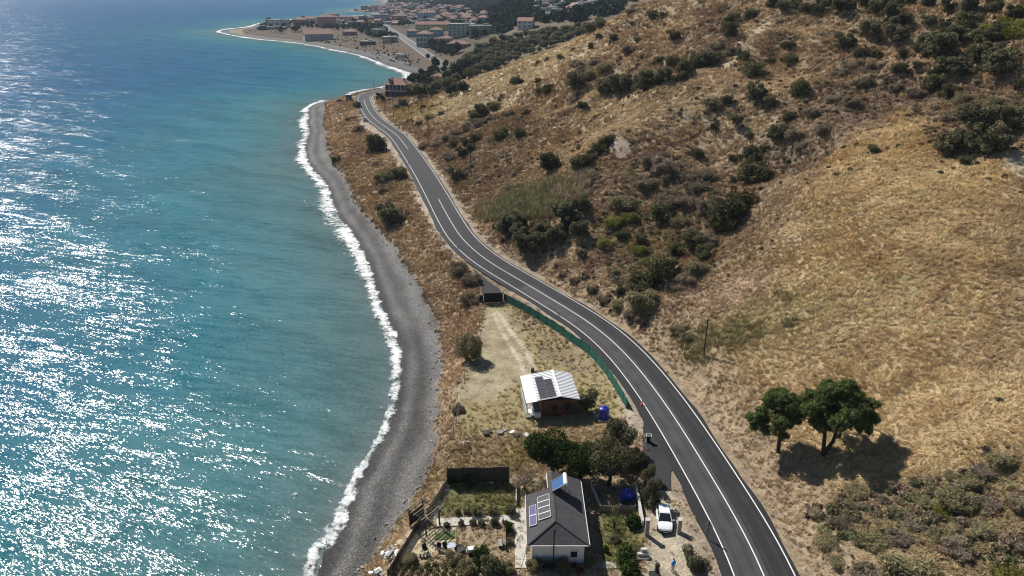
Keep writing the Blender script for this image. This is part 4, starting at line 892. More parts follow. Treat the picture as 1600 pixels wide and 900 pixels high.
pine(tuple(pb[0]), 'smaller pine nearest the road, single dark trunk and lopsided crown', [[(0, 0, -0.3, 0.26), (-0.15, 0, 2.2, 0.2), (-0.25, 0.3, 4.6, 0.15), (-0.2, 0.5, 6.4, 0.08)]],
     dome(pr, -0.5, 0.5, 3.6, 7.3, 2.9, 30, 0.8) + [(-3.1, 0, 3.6, 0.9, 0.9, 0.7), (-3.6, 0.2, 4.4, 0.7, 0.7, 0.6), (0.1, -0.3, 2.3, 0.6, 0.6, 0.35), (2.4, 1.0, 5.9, 0.9, 0.9, 0.8), (-1.6, -0.4, 3.0, 0.8, 0.8, 0.6)], 42000, 3)
pine(tuple(pb[1]), 'larger pine with a forked trunk and broad dome crown', [[(0, 0, -0.3, 0.30), (-0.25, 0, 1.6, 0.22), (-0.4, 0.2, 4.0, 0.17), (-0.6, 0.4, 6.4, 0.09)], [(0.05, 0.05, 0.3, 0.26), (0.75, 0, 2.0, 0.2), (1.0, 0.2, 4.2, 0.16), (1.2, 0.4, 6.8, 0.09)]],
     dome(pr, 1.1, 0.6, 3.9, 8.3, 3.9, 44, 0.9) + [(-2.4, 0.6, 5.6, 1.0, 1.0, 0.8), (4.6, 0, 4.6, 0.9, 0.9, 0.7), (3.6, -0.6, 3.8, 0.8, 0.8, 0.5), (0.3, -0.8, 4.0, 0.8, 0.8, 0.6)], 60000, 4)
# ------------------------------------------------------------------ materials for buildings and small things
M_WHITE = plain('white_render', (0.72, 0.71, 0.68), 0.85, 0.12, 1.2, 0.2, 30)
M_SHEET = plain('white_roof_sheet', (0.74, 0.75, 0.76), 0.45, 0.08, 0.8)
M_TRIM = plain('white_trim', (0.68, 0.68, 0.66), 0.6, 0.1)
M_ROOFDK = plain('grey_shingles', (0.066, 0.062, 0.066), 0.9, 0.35, 1.6, 0.5, 14)
M_BROWN = plain('brown_cladding', (0.14, 0.064, 0.034), 0.8, 0.3, 2.5, 0.3, 20)
M_WOOD = plain('dark_wood', (0.055, 0.045, 0.038), 0.85, 0.3, 5)
M_PALEWOOD = plain('weathered_wood', (0.30, 0.26, 0.20), 0.9, 0.3, 4)
M_CONC = plain('pale_concrete', (0.50, 0.48, 0.43), 0.9, 0.18, 1.2, 0.2, 25)
M_GREYC = plain('grey_concrete', (0.30, 0.29, 0.27), 0.9, 0.25, 1.5, 0.2, 25)
M_SAND = plain('sandy_terrace', (0.47, 0.40, 0.27), 0.95, 0.15, 0.8, 0.3, 15)
M_LAWN = plain('mown_lawn', (0.105, 0.155, 0.045), 0.95, 0.3, 1.5, 0.6, 20)
M_GLASS = plain('dark_glass', (0.02, 0.023, 0.028), 0.12, 0.1, 1, spec=0.6)
M_PVB = plain('solar_cells_blue', (0.05, 0.055, 0.17), 0.5, 0.15, 3, spec=0.2)
M_PVK = plain('solar_cells_dark', (0.03, 0.03, 0.042), 0.5, 0.15, 3, spec=0.2)
M_PVF = plain('panel_frame', (0.62, 0.62, 0.63), 0.4, 0.05)
M_CELL = plain('cell_lines', (0.12, 0.12, 0.17), 0.5, 0.05)
M_PVF2 = plain('dark_panel_frame', (0.12, 0.12, 0.13), 0.5, 0.05)
M_COLL = plain('collector_blue', (0.025, 0.10, 0.25), 0.3, 0.1, 2, spec=0.4)
M_BLUE = plain('blue_plastic', (0.012, 0.028, 0.30), 0.4, 0.12, 2)
M_METAL = plain('dull_metal', (0.28, 0.28, 0.28), 0.45, 0.15, metal=0.7)
M_DARK = plain('black_paint', (0.018, 0.018, 0.02), 0.6, 0.2)
M_NET = plain('green_shade_net', (0.018, 0.125, 0.088), 0.85, 0.3, 1.5, 0.5, 10)
M_BLKNET = plain('black_shade_net', (0.012, 0.02, 0.016), 0.9, 0.3, 1.5)
M_REDT = plain('red_tiles', (0.33, 0.105, 0.06), 0.85, 0.3, 1.2, 0.5, 8)
M_CARW = plain('white_car_paint', (0.80, 0.81, 0.82), 0.25, 0.03, spec=0.6)
M_TYRE = plain('tyre_rubber', (0.02, 0.02, 0.02), 0.9, 0.1)
M_PLAST = plain('white_plastic', (0.72, 0.72, 0.70), 0.5, 0.1)
M_ORANGE = plain('cone_orange', (0.75, 0.07, 0.05), 0.5, 0.1)
M_SKIN = plain('skin', (0.42, 0.26, 0.19), 0.6, 0.05)
M_SHIRT = plain('blue_shirt', (0.06, 0.30, 0.72), 0.8, 0.1)
M_CLOTH = plain('beige_trousers', (0.52, 0.46, 0.36), 0.85, 0.1)
M_HAIR = plain('black_hair', (0.012, 0.01, 0.01), 0.7, 0.1)
M_POLE = plain('creosoted_pole', (0.045, 0.038, 0.032), 0.9, 0.2)

def window(parent, c, wd, ht, axis='y', side=-1, fr=None, depth_=0.06):
    """frame proud of the wall, glass set back inside it; axis = wall normal axis"""
    nx, ny = (0, side) if axis == 'y' else (side, 0); tx, ty = (1, 0) if axis == 'y' else (0, 1); c = Vector(c)
    m = MB(); b = 0.08
    for s in (-1, 1):
        m.box(c + Vector((tx, ty, 0)) * s * (wd / 2), (b if axis == 'y' else depth_, depth_ if axis == 'y' else b, ht + b))
        m.box(c + Vector((0, 0, s * ht / 2)), (wd - b if axis == 'y' else depth_ + 0.004, depth_ + 0.004 if axis == 'y' else wd - b, b))
    f = m.build('window', fr or M_TRIM, parent)
    g = MB(); g.box(c - Vector((nx, ny, 0)) * 0.0, (wd - b if axis == 'y' else 0.03, 0.03 if axis == 'y' else wd - b, ht - b)); g.build('pane', M_GLASS, f)
    return f

# ------------------------------------------------------------------ grey-roofed house at the bottom edge
hA = empty('house', (5.0, 62.5, YB), 0, 'white house with dark grey hip roof carrying solar panels and water heater', 'house')
def A(x, y, z): return (x - 5.0, y - 62.5, z - YB)
EZ, RZ, RX = 7.0, 8.3, 4.75
wl = MB(); wl.prism([A(2.1, 58.5, 0)[:2], A(7.8, 58.5, 0)[:2], A(7.8, 68.4, 0)[:2], A(4.5, 68.4, 0)[:2], A(4.5, 65.6, 0)[:2], A(2.1, 65.6, 0)[:2]], -0.3, 2.95); wl.build('wall', M_WHITE, hA)
ga = MB(); ga.add([A(4.5, 68.39, 6.9), A(7.8, 68.39, 6.9), A(7.8, 68.39, 7.1), A(RX, 68.39, 8.15), A(4.5, 68.39, 8.0)], [(0, 1, 2, 3, 4)]); ga.build('gable', M_WHITE, hA)
rf = MB()
rf.slab([A(1.6, 58, EZ), A(RX, 60.3, RZ), A(RX, 66, RZ), A(1.6, 66, EZ)], 0.10)
rf.slab([A(1.6, 58, EZ), A(8.25, 58, EZ), A(RX, 60.3, RZ)], 0.10)
rf.slab([A(8.25, 58, EZ), A(8.25, 68.8, EZ), A(RX, 68.8, RZ), A(RX, 60.3, RZ)], 0.10)
rf.slab([A(RX, 66, RZ), A(RX, 68.8, RZ), A(4.2, 68.8, RZ - 0.235), A(4.2, 66, RZ - 0.235)], 0.10)
roofA = rf.build('roof', M_ROOFDK, hA)
rc = MB()
for a_, b_ in ((A(1.6, 58, EZ + .02), A(RX, 60.3, RZ + .02)), (A(8.25, 58, EZ + .02), A(RX, 60.3, RZ + .02)), (A(RX, 60.3, RZ + .02), A(RX, 68.8, RZ + .02))): rc.bar(a_, b_, 0.2, 0.06)
rc.build('ridge_cap', plain('ridge_shingles', (0.058, 0.055, 0.058), 0.9, 0.3), roofA)
for a_, b_ in ((A(8.31, 58, EZ - .04), A(8.31, 68.8, EZ - .04)), (A(1.54, 58, EZ - .04), A(1.54, 66, EZ - .04)), (A(1.6, 57.94, EZ - .05), A(8.25, 57.94, EZ - .05)), (A(4.14, 66.05, EZ + 1.0), A(4.14, 68.8, EZ + 1.0))):
    MB().bar(a_, b_, 0.07, 0.09).build('gutter', M_TRIM, hA)
ch = MB(); ch.tube([A(4.45, 57.75, 5.2), A(4.45, 57.75, 9.2)], 0.075, 8); ch.build('stove_pipe', M_DARK, hA)
MB().lathe(A(4.45, 57.75, 9.2), [(0.14, 0), (0.16, 0.05), (0.02, 0.2)], 8).build('pipe_cap', M_DARK, hA)
window(hA, A(6.7, 58.47, 5.3), 0.8, 0.9); window(hA, A(2.07, 60.5, 5.6), 1.2, 1.1, 'x', -1); window(hA, A(2.07, 63.6, 5.6), 1.2, 1.1, 'x', -1); window(hA, A(7.83, 61.5, 5.6), 1.0, 1.0, 'x', 1)
d_ = MB().box(A(2.06, 65.0, 5.05), (0.08, 0.9, 2.0)).build('door', M_WOOD, hA); MB().box(A(2.0, 64.7, 5.05), (0.06, 0.04, 0.14)).build('handle', M_METAL, d_)
for a_, b_ in ((A(1.75, 58.1, 6.95), A(0.55, 56.2, 4.0)), (A(1.6, 61.3, 6.95), A(0.0, 63.4, 4.0))): MB().tube([a_, b_], 0.025, 5).build('awning_stay', M_DARK, hA)
# panels on the sea-side slope: slope frame
sl = Vector((RX - 1.6, 0, RZ - EZ)); slL = sl.length; sx = sl.normalized(); sn = Vector((-sx.z, 0, sx.x))
def on_slope(u, y, h): return Vector(A(1.6, y, EZ)) + sx * u + sn * h
def pv(parent, u0, u1, y0, y1, cell_m, fn=on_slope, h=0.10, nb=5, fmat=None):
    q = [fn(u0, y0, h), fn(u1, y0, h), fn(u1, y1, h), fn(u0, y1, h)]
    p = MB().slab(q, 0.05).build('solar_panel', cell_m, parent)
    fm = MB()
    for i in range(4): fm.bar(q[i] , q[(i + 1) % 4], 0.05, 0.085)
    fm.build('panel_frame', fmat or M_PVF, p)
    gl = MB()
    for k in range(1, nb):
        f = k / nb; gl.bar(q[0].lerp(q[1], f) + Vector((0, 0, 0.012)), q[3].lerp(q[2], f) + Vector((0, 0, 0.012)), 0.012, 0.006)
    gl.build('cell_lines', M_CELL, p); return p
for y0 in (60.55, 62.15): pv(roofA, 0.42, 1.24, y0, y0 + 1.55, M_PVB)
for k in range(4): pv(roofA, 1.46, 2.9, 61.05 + k * 0.95, 61.95 + k * 0.95, M_PVK)
# solar water heater on the ridge
swh = empty('solar_water_heater', (5.0, 62.5, YB), 0, 'blue solar water heater with white tank standing on the grey roof', 'water heater')
lo1, hi1 = (4.55, 64.9, 8.42), (6.15, 64.9, 9.75)
q = [Vector(A(4.65, 64.9, 8.48)), Vector(A(5.95, 64.9, 9.35)), Vector(A(5.95, 66.7, 9.35)), Vector(A(4.65, 66.7, 8.48))]
cl = MB().slab(q, 0.09).build('collector', M_COLL, swh)
fm = MB()
for i in range(4): fm.bar(q[i], q[(i + 1) % 4], 0.04, 0.1)
fm.build('collector_frame', M_METAL, cl)
MB().tube([A(6.15, 64.8, 9.48), A(6.15, 64.9, 9.48), A(6.15, 66.7, 9.48), A(6.15, 66.8, 9.48)], [0.2, 0.26, 0.26, 0.2], 14).build('tank', M_PLAST, swh, smooth=False)
for y in (64.8, 66.8):
    MB().bar(A(6.15, y, 9.3), A(6.15, y, 7.8), 0.05).build('leg', M_METAL, swh); MB().bar(A(4.6, y, 8.45), A(4.6, y, 8.2), 0.05).build('leg', M_METAL, swh)
MB().bar(A(6.15, 64.8, 8.4), A(6.15, 66.8, 8.4), 0.04).build('brace', M_METAL, swh)
# tv mast behind the house
mst = empty('antenna_mast', tuple(at(868, 748, YB)), 0, 'thin metal antenna mast behind the grey roof', 'antenna')
MB().tube([(0, 0, 0), (0, 0, 5.6)], 0.03, 6).build('pole', M_METAL, mst); MB().bar((-0.35, 0, 5.3), (0.35, 0, 5.3), 0.02).bar((-0.25, 0, 5.5), (0.25, 0, 5.5), 0.02).build('elements', M_METAL, mst)

# ------------------------------------------------------------------ white-roofed cabin
cb = empty('cabin', (5.55, 89.5, YA), R(6.1), 'brown cabin with white ribbed metal roof and dark solar panels', 'cabin')
MB().box((0.95, 0, 1.3), (5.5, 6.9, 2.9)).build('wall', M_BROWN, cb)
for k in range(10): MB().box((-1.55 + k * 0.55, -3.46, 1.35), (0.07, 0.05, 2.6)).build('cladding_batten', plain('dark_batten', (0.09, 0.04, 0.025), 0.8, 0.2) if k == 0 else bpy.data.materials['dark_batten'], cb)
rdg = 0.95
def cab_roof(x0, z0, x1, z1, y0, y1, rib, name, mat):
    m = MB(); a = Vector((x0, 0, z0)); b = Vector((x1, 0, z1))
    m.slab([(x0, y0, z0), (x1, y0, z1), (x1, y1, z1), (x0, y1, z0)], 0.05); o = m.build(name, mat, cb)
    if rib:
        y = y0 + 0.2; k = 0; rm = MB().bar((x0, 0, z0 + 0.03), (x1, 0, z1 + 0.03), 0.11, 0.07).mesh('rib', mat)
        while y < y1: ro = link('rib', rm, o, (0, y, 0)); y += rib; k += 1
    return o
M_RIBSH = M_SHEET
rl = cab_roof(-2.35, 3.02, rdg, 3.5, -3.75, 3.75, 0.42, 'roof_sheet', M_SHEET)
rr_ = cab_roof(3.85, 2.85, rdg, 3.5, -3.75, 3.75, 0.42, 'roof_sheet', M_SHEET)
cab_roof(-3.95, 2.72, -2.30, 2.97, -3.8, 3.8, 0, 'porch_roof', M_SHEET)
MB().bar((rdg, -3.8, 3.56), (rdg, 3.8, 3.56), 0.34, 0.05).build('ridge_cap', M_SHEET, cb)
s0 = Vector((-2.35, 0, 3.02)); s1 = Vector((rdg, 0, 3.5)); cx2 = (s1 - s0).normalized(); cn2 = Vector((-cx2.z, 0, cx2.x))
def on_cab(u, y, h): return s0 + cx2 * u + cn2 * h + Vector((0, y, 0))
for i in range(5):
    for j in range(2):
        if i == 4 and j == 1: continue
        pv(cb, 0.45 + j * 1.17, 1.60 + j * 1.17, -3.45 + i * 1.14, -2.33 + i * 1.14, M_PVK, on_cab, 0.14, 3, M_PVF2)
window(cb, (2.1, -3.47, 1.6), 0.9, 1.2, fr=M_WOOD); window(cb, (0.2, -3.47, 1.6), 0.9, 1.0, fr=M_WOOD); dd = MB().box((3.05, -3.48, 1.05), (0.85, 0.07, 2.0)).build('door', M_WOOD, cb); MB().box((2.72, -3.54, 1.0), (0.05, 0.06, 0.12)).build('handle', M_METAL, dd)
for y in (-3.6, -1.2, 1.2, 3.6): MB().box((-3.8, y, 1.3), (0.1, 0.1, 2.75)).build('porch_post', M_TRIM, cb)
MB().box((-2.9, 0, 0.12), (2.1, 7.3, 0.3)).build('porch_deck', M_GREYC, cb)
rl_ = MB().bar((-3.85, -3.6, 0.95), (-3.85, 3.6, 0.95), 0.06); [rl_.bar((-3.85, -3.5 + 0.5 * k, 0.25), (-3.85, -3.5 + 0.5 * k, 0.95), 0.035) for k in range(15)]; rl_.build('porch_railing', M_TRIM, cb)
ac = empty('air_conditioner', tuple(cb.matrix_basis @ Vector((-2.3, -3.95, 0))), R(6.1), 'grey boxed outdoor unit at the porch corner of the cabin', 'air conditioner'); MB().box((0, 0, 0.75), (0.9, 0.4, 0.7)).build('case', M_PLAST, ac); MB().box((0, 0, 0.2), (0.8, 0.35, 0.38)).build('stand', M_METAL, ac)
ft = empty('patio_table', tuple(cb.matrix_basis @ Vector((-3.2, -3.2, 0.27))), R(6.1), 'pale table standing on the cabin porch', 'table'); MB().box((0, 0, 0.72), (0.8, 1.1, 0.05)).build('table_top', M_PLAST, ft)
for sx_ in (-1, 1):
    for sy_ in (-1, 1): MB().box((0.33 * sx_, 0.48 * sy_, 0.35), (0.05, 0.05, 0.7)).build('leg', M_PLAST, ft)

def water_tank(name, p, r, h, label, base=True):
    t = empty(name, p, 0, label, 'water tank', 'blue water tanks')
    z0 = 0.0
    if base: MB().box((0, 0, 0.12), (r * 2.6, r * 2.4, 0.3)).build('plinth', M_GREYC, t); z0 = 0.27
    b = MB(); prof = [(r * 0.97, 0)]
    n = 6
    for k in range(n): prof += [(r, h * (k + 0.15) / n), (r, h * (k + 0.8) / n), (r * 0.96, h * (k + 0.9) / n)]
    prof += [(r * 0.9, h * 1.05), (r * 0.6, h * 1.13), (r * 0.3, h * 1.16)]
    b.lathe((0, 0, z0), prof, 22); b.build('tank', M_BLUE, t); MB().lathe((0, 0, z0 + h * 1.16), [(r * 0.32, 0), (r * 0.32, 0.07), (r * 0.1, 0.1)], 14).build('lid', M_BLUE, t)
    MB().tube([(r * 0.9, 0, z0 + 0.15), (r + 0.25, 0, z0 + 0.15), (r + 0.25, 0, z0 - 0.2)], 0.03, 6).build('outlet_pipe', M_DARK, t)
    return t
water_tank('water_tank', tuple(at(943, 655, YA)), 0.72, 1.55, 'blue cylindrical water tank on a plinth beside the cabin')
water_tank('water_tank', tuple(at(979, 788, YB)), 0.85, 1.5, 'blue water tank in the shade behind the planter box')
def rubble(name, c, n, spread, label, cat, cols, seed, size=(0.3, 0.9)):
    r = np.random.default_rng(seed); t = empty(name, c, 0, label, cat)
    for i in range(n):
        s = r.uniform(*size); m = MB().box((0, 0, 0), (s, s * r.uniform(0.4, 0.9), s * r.uniform(0.12, 0.45)), M=Matrix.Rotation(r.uniform(0, 3), 3, 'Z') @ Matrix.Rotation(r.normal() * 0.25, 3, 'X'))
        m.build('piece', cols[i % len(cols)], t, (r.normal() * spread[0], r.normal() * spread[1], s * 0.15 + (0.15 if i > n // 2 else 0)))
    return t
rubble('junk_pile', tuple(at(931, 652, YA)), 8, (0.5, 0.35), 'white and grey junk heaped beside the blue tank of the cabin', 'junk', [M_PLAST, M_GREYC, M_PALEWOOD], 1, (0.25, 0.6))
rubble('timber_pile', tuple(at(783, 677, YA)), 14, (1.7, 0.35), 'long pile of old boards at the edge of the cabin yard', 'pile', [M_PALEWOOD, M_GREYC, M_WOOD, M_PLAST], 2, (0.4, 1.0))
rubble('white_debris', tuple(at(725, 692, YA)), 4, (0.3, 0.2), 'small white debris at the seaward corner of the cabin yard', 'debris', [M_PLAST, M_GREYC], 3, (0.2, 0.5))
bin_ = empty('waste_bin', tuple(at(832, 582, YA)), 0, 'small black bin standing behind the cabin', 'bin'); MB().lathe((0, 0, 0), [(0.22, 0), (0.28, 0.75), (0.3, 0.78), (0.05, 0.85)], 10).build('body', M_DARK, bin_)

# ------------------------------------------------------------------ green net fence and gate of the cabin yard
fpx = [(791,476),(828,498),(865,522),(893,543),(920,565),(940,588),(955,610),(967,630),(978,649)]
fw = spline([tuple(at(x, y, YA))[:2] for x, y in fpx], 2.2); fw = fw[::1]
fen = empty('net_fence', (fw[0][0], fw[0][1], YA), 0, 'green shade-net fence along the foot of the road embankment', 'fence')
fz = gland(fw[:, 0], fw[:, 1])
for i, (p, z_) in enumerate(zip(fw, fz)):
    b = Vector((p[0] - fw[0][0], p[1] - fw[0][1], z_ - YA)); MB().tube([b - Vector((0, 0, 0.2)), b + Vector((0, 0, 1.95))], 0.03, 6).build('post', M_DARK, fen)
    if i < len(fw) - 1:
        c = Vector((fw[i + 1][0] - fw[0][0], fw[i + 1][1] - fw[0][1], fz[i + 1] - YA)); nn = 6; vs = []; hh = 1.75 + 0.1 * random.random()
        dirn = (c - b).normalized(); nrm = Vector((-dirn.y, dirn.x, 0))
        for k in range(nn + 1):
            f = k / nn; q0 = b.lerp(c, f); sag = -0.10 * math.sin(math.pi * f)
            for h in (0.03, 0.6, 1.2, hh): vs.append(q0 + Vector((0, 0, h + (sag if h == hh else 0))) + nrm * (0.02 * math.sin(f * 9 + h * 3 + i)))
        fs = [(k * 4 + j, k * 4 + 4 + j, k * 4 + 5 + j, k * 4 + 1 + j) for k in range(nn) for j in range(3)]
        MB().add(vs, fs).build('net_panel', M_NET, fen)
gt = empty('yard_gate', tuple(at(771, 474, YA)), R(4), 'black sheeted gate across the entrance to the cabin yard', 'gate')
gw_ = 4.1
MB().box((0, 0, 1.2), (gw_ * 0.9, 0.05, 1.9)).build('leaf', M_BLKNET, gt)
for s in (-1, 1): MB().box((s * gw_ / 2, 0, 1.15), (0.12, 0.12, 2.4)).build('post', M_DARK, gt)
MB().bar((-gw_ / 2, 0, 2.2), (gw_ / 2, 0, 2.2), 0.06).bar((-gw_ / 2, 0, 0.25), (gw_ / 2, 0, 0.25), 0.06).build('frame_rail', M_DARK, gt)
MB().box((-gw_ / 2 - 0.35, 0.05, 0.95), (0.6, 0.06, 1.7)).build('side_panel', M_BLKNET, gt)
gl_ = MB().bar((gw_ / 2 + 0.03, 0.02, 1.0), (gw_ / 2 + 0.42, 0.3, 1.0), 0.04, 1.7).build('side_panel', M_BLKNET, gt)
# wire fence on the seaward side of the yard
sf = [tuple(at(x, y, YA))[:2] for x, y in ((752,480),(752,510),(748,545),(726,590),(718,640),(709,680))]
sfw = spline(sf, 3.0); wf = empty('wire_fence', (sfw[0][0], sfw[0][1], YA), 0, 'thin rusty wire fence on the seaward side of the cabin yard', 'fence')
prev = None
for p in sfw:
    b = Vector((p[0] - sfw[0][0], p[1] - sfw[0][1], hz(p[0], p[1]) - YA)); MB().tube([b, b + Vector((0, 0, 1.4))], 0.035, 5).build('post', M_BROWN, wf)
    if prev is not None:
        m = MB(); [m.bar(prev + Vector((0, 0, h)), b + Vector((0, 0, h)), 0.012) for h in (0.4, 0.85, 1.3)]; m.build('wire', M_METAL, wf)
    prev = b

# ------------------------------------------------------------------ garden of the grey-roofed house
def sheet(name, px, z, mat, t=0.08, kind='structure', par=None):
    o = MB().slab([at(x, y, z) for x, y in px], t).build(name, mat, par); 
    if kind and not par: tag(o, kind=kind)
    return o
def paving(name, pa, pb, wd, z, n, mat):
    """a row of separate slabs between two points"""
    root = empty(name, pa); tag(root, kind='structure'); d = Vector(pb) - Vector(pa); L = d.length / n; a = math.atan2(d.y, d.x)
    me_ = MB().box((0, 0, 0), (L - 0.02, wd, 0.1)).mesh('slab', mat)
    for k in range(n):
        o = link('slab', me_, root, tuple(d.normalized() * L * (k + 0.5)), a); o.location.z = z - Vector(pa).z + random.uniform(-0.006, 0.006)
paving('garden_path', tuple(at(682, 817, YB)), tuple(at(811, 811, YB)), 1.35, YB + 0.03, 10, M_CONC)
paving('house_walk', tuple(at(814, 888, YB)), tuple(at(812, 795, YB)), 1.25, YB + 0.04, 8, M_CONC)
paving('front_walk', tuple(at(925, 883, YB)), tuple(at(963, 883, YB)), 0.9, YB + 0.035, 3, M_CONC)
sheet('terrace', [(640,830),(712,824),(714,868),(620,872)], YB + 0.05, M_SAND)
sheet('lawn_patch', [(679,832),(711,828),(712,842),(680,845)], YB + 0.062, M_LAWN, 0.01)
sheet('gravel_walk', [(671,810),(682,810),(705,765),(695,762)], YB + 0.04, M_GREYC)
# dark panel fence at the back of the garden
bp_ = empty('panel_fence', tuple(at(748, 755, YB)), R(1.5), 'dark panel fence closing the back of the garden', 'fence')
L0 = at(700, 754, YB); L1 = at(796, 752, YB); Lw = (L1 - L0).length
for k in range(4):
    x = -Lw / 2 + Lw / 4 * (k + 0.5); MB().box((x, 0, 1.25), (Lw / 4 - 0.06, 0.07, 2.3 + 0.14 * (k % 2))).build('panel', M_WOOD, bp_); MB().box((x - Lw / 8, 0, 1.3), (0.1, 0.1, 2.6)).build('post', M_DARK, bp_)
# seaward fence: rails and slats
def rail_fence(pa, pb, h, label, n, slat=True, mat=M_WOOD):
    pa = Vector(pa); pb = Vector(pb); d = pb - pa; t = empty('slat_fence', tuple(pa), math.atan2(d.y, d.x), label, 'fence'); L = Vector((d.x, d.y)).length
    for z in (0.25, h - 0.15): MB().box((L / 2, 0.05, z), (L, 0.05, 0.09)).build('rail', mat, t)
    me_ = MB().box((0, 0, h / 2), (L / n * 0.72, 0.03, h)).mesh('slat', mat)
    for k in range(n): link('slat', me_, t, (L / n * (k + 0.5), 0, 0))
    me2 = MB().box((0, 0.02, h / 2 + 0.05), (0.1, 0.1, h + 0.1)).mesh('post', mat)
    for k in range(int(L / 2.4) + 1): link('post', me2, t, (min(L, k * 2.4), 0.03, 0))
    return t
rail_fence(at(607, 902, YB), at(655, 823, YB), 1.0, 'dark slat fence along the seaward edge of the terrace', 34)
rail_fence(at(668, 806, YB), at(702, 752, YB), 1.0, 'pale weathered slat fence between pergola and panel fence', 24, mat=M_PALEWOOD)
rail_fence(at(807, 790, YB), at(807, 752, YB), 0.8, 'low white picket fence beside the lawn', 14, mat=M_TRIM)
rail_fence(at(790, 858, YB), at(790, 822, YB), 0.6, 'low pale picket border along the house walk', 14, mat=M_PALEWOOD)
rail_fence(at(936, 800, YB), at(984, 802, YB), 1.0, 'wooden picket fence below the planter box', 16, mat=M_PALEWOOD)
rail_fence(at(923, 762, YB), at(938, 800, YB), 1.0, 'white picket fence beside the right eave of the house', 14, mat=M_TRIM)
# pergola
pg = empty('pergola', tuple(at(664, 822, YB)), R(-38), 'dark wooden pergola at the seaward corner of the garden', 'pergola')
for x in (-1.3, 1.3):
    for y in (-1.1, 1.1): MB().box((x, y, 1.15), (0.13, 0.13, 2.3)).build('post', M_WOOD, pg)
for y in (-1.1, 1.1): MB().box((0, y, 2.36), (3.4, 0.1, 0.14)).build('beam', M_WOOD, pg)
for k in range(8): MB().box((-1.5 + k * 0.43, 0, 2.49), (0.07, 3.0, 0.1)).build('rafter', M_WOOD if k % 3 else M_PALEWOOD, pg)
MB().box((-1.3, 0, 1.0), (0.05, 2.1, 1.7)).build('side_screen', M_WOOD, pg)
# garden furniture
def chair(p, rz, label, mat):
    t = empty('garden_chair', p, rz, label, 'chair', 'garden chairs on the terrace'); MB().box((0, 0, 0.42), (0.5, 0.5, 0.05)).build('seat', mat, t)
    MB().box((0, 0.25, 0.72), (0.5, 0.05, 0.6)).build('backrest', mat, t)
    for x in (-0.22, 0.22):
        for y in (-0.22, 0.22): MB().box((x, y, 0.2), (0.05, 0.05, 0.4)).build('leg', M_DARK, t)
        MB().box((x, 0, 0.62), (0.05, 0.48, 0.04)).build('armrest', M_DARK, t)
    return t
tz = YB + 0.05
chair(tuple(at(665, 862, tz)), R(40), 'dark garden chair standing alone nearest the seaward fence', M_DARK)
chair(tuple(at(685, 861, tz)), R(-15), 'dark garden chair second from the seaward fence', M_DARK)
chair(tuple(at(696, 860, tz)), R(20), 'dark garden chair next to the pale table', M_WOOD)
chair(tuple(at(732, 864, YB)), R(200), 'white-backed folding chair on the dry lawn', M_PLAST)
def table(p, label, mat, r=0.45):
    t = empty('garden_table', p, R(15), label, 'table'); MB().box((0, 0, 0.72), (r * 2, r * 1.7, 0.04)).build('table_top', mat, t)
    for x in (-1, 1):
        for y in (-1, 1): MB().box((x * r * 0.85, y * r * 0.7, 0.35), (0.05, 0.05, 0.7)).build('leg', M_METAL, t)
table(tuple(at(705, 860, tz)), 'small pale blue-grey table among the terrace chairs', plain('grey_blue_top', (0.42, 0.45, 0.55), 0.5, 0.1))
gp = empty('plant_pot_stand', tuple(at(657, 870, tz)), 0, 'row of dark potted plants at the terrace edge', 'pots')
for k in range(4): MB().lathe((k * 0.35, 0, 0), [(0.1, 0), (0.15, 0.3), (0.17, 0.32)], 8).build('pot', M_DARK, gp)
fpt = empty('fire_pit', tuple(at(718, 862, YB)), 0, 'round dark metal fire pit beside the terrace', 'fire pit'); MB().lathe((0, 0, 0.25), [(0.2, 0), (0.55, 0.15), (0.6, 0.3), (0.56, 0.3), (0.3, 0.15)], 14).build('bowl', M_WOOD, fpt)
for k in range(3): MB().tube([(0.3 * math.cos(k * 2.1), 0.3 * math.sin(k * 2.1), 0.35), (0.45 * math.cos(k * 2.1), 0.45 * math.sin(k * 2.1), 0)], 0.025, 5).build('leg', M_DARK, fpt)
brb = empty('barbecue', tuple(at(737, 868, YB)), R(10), 'white barbecue box with dark firebox on the dry lawn', 'barbecue'); MB().box((0, 0, 0.85), (0.8, 0.55, 0.5)).build('body', M_PLAST, brb); MB().box((0, -0.28, 0.45), (0.75, 0.05, 0.5)).build('firebox', M_DARK, brb)
for x in (-0.35, 0.35):
    for y in (-0.22, 0.22): MB().box((x, y, 0.3), (0.05, 0.05, 0.6)).build('leg', M_METAL, brb)
lg = empty('leaning_pole', tuple(at(748, 860, YB)), 0, 'dark pole leaning beside the barbecue', 'pole'); MB().bar((0, 0, 0.05), (1.0, 1.0, 0.9), 0.07).build('shaft', M_WOOD, lg); MB().box((0, 0, 0.05), (0.25, 0.12, 0.1)).build('foot_plate', M_METAL, lg)
bn = empty('garden_bench', tuple(at(782, 852, YB)), R(95), 'grey bench standing on the dry lawn', 'bench'); MB().box((0, 0, 0.42), (1.1, 0.45, 0.06)).build('seat', M_GREYC, bn); MB().box((0, -0.22, 0.72), (1.1, 0.05, 0.45)).build('backrest', M_DARK, bn)
for x in (-0.45, 0.45): MB().box((x, 0, 0.2), (0.06, 0.42, 0.4)).build('leg', M_DARK, bn)
lampg = empty('globe_lamp', tuple(at(790, 822, YB)), 0, 'white globe lamp among the red flowers', 'lamp'); MB().tube([(0, 0, 0), (0, 0, 0.7)], 0.03, 6).build('post', M_DARK, lampg); MB().lathe((0, 0, 0.7), [(0.06, 0), (0.16, 0.08), (0.2, 0.2), (0.14, 0.33), (0.03, 0.39)], 12).build('globe', M_PLAST, lampg)
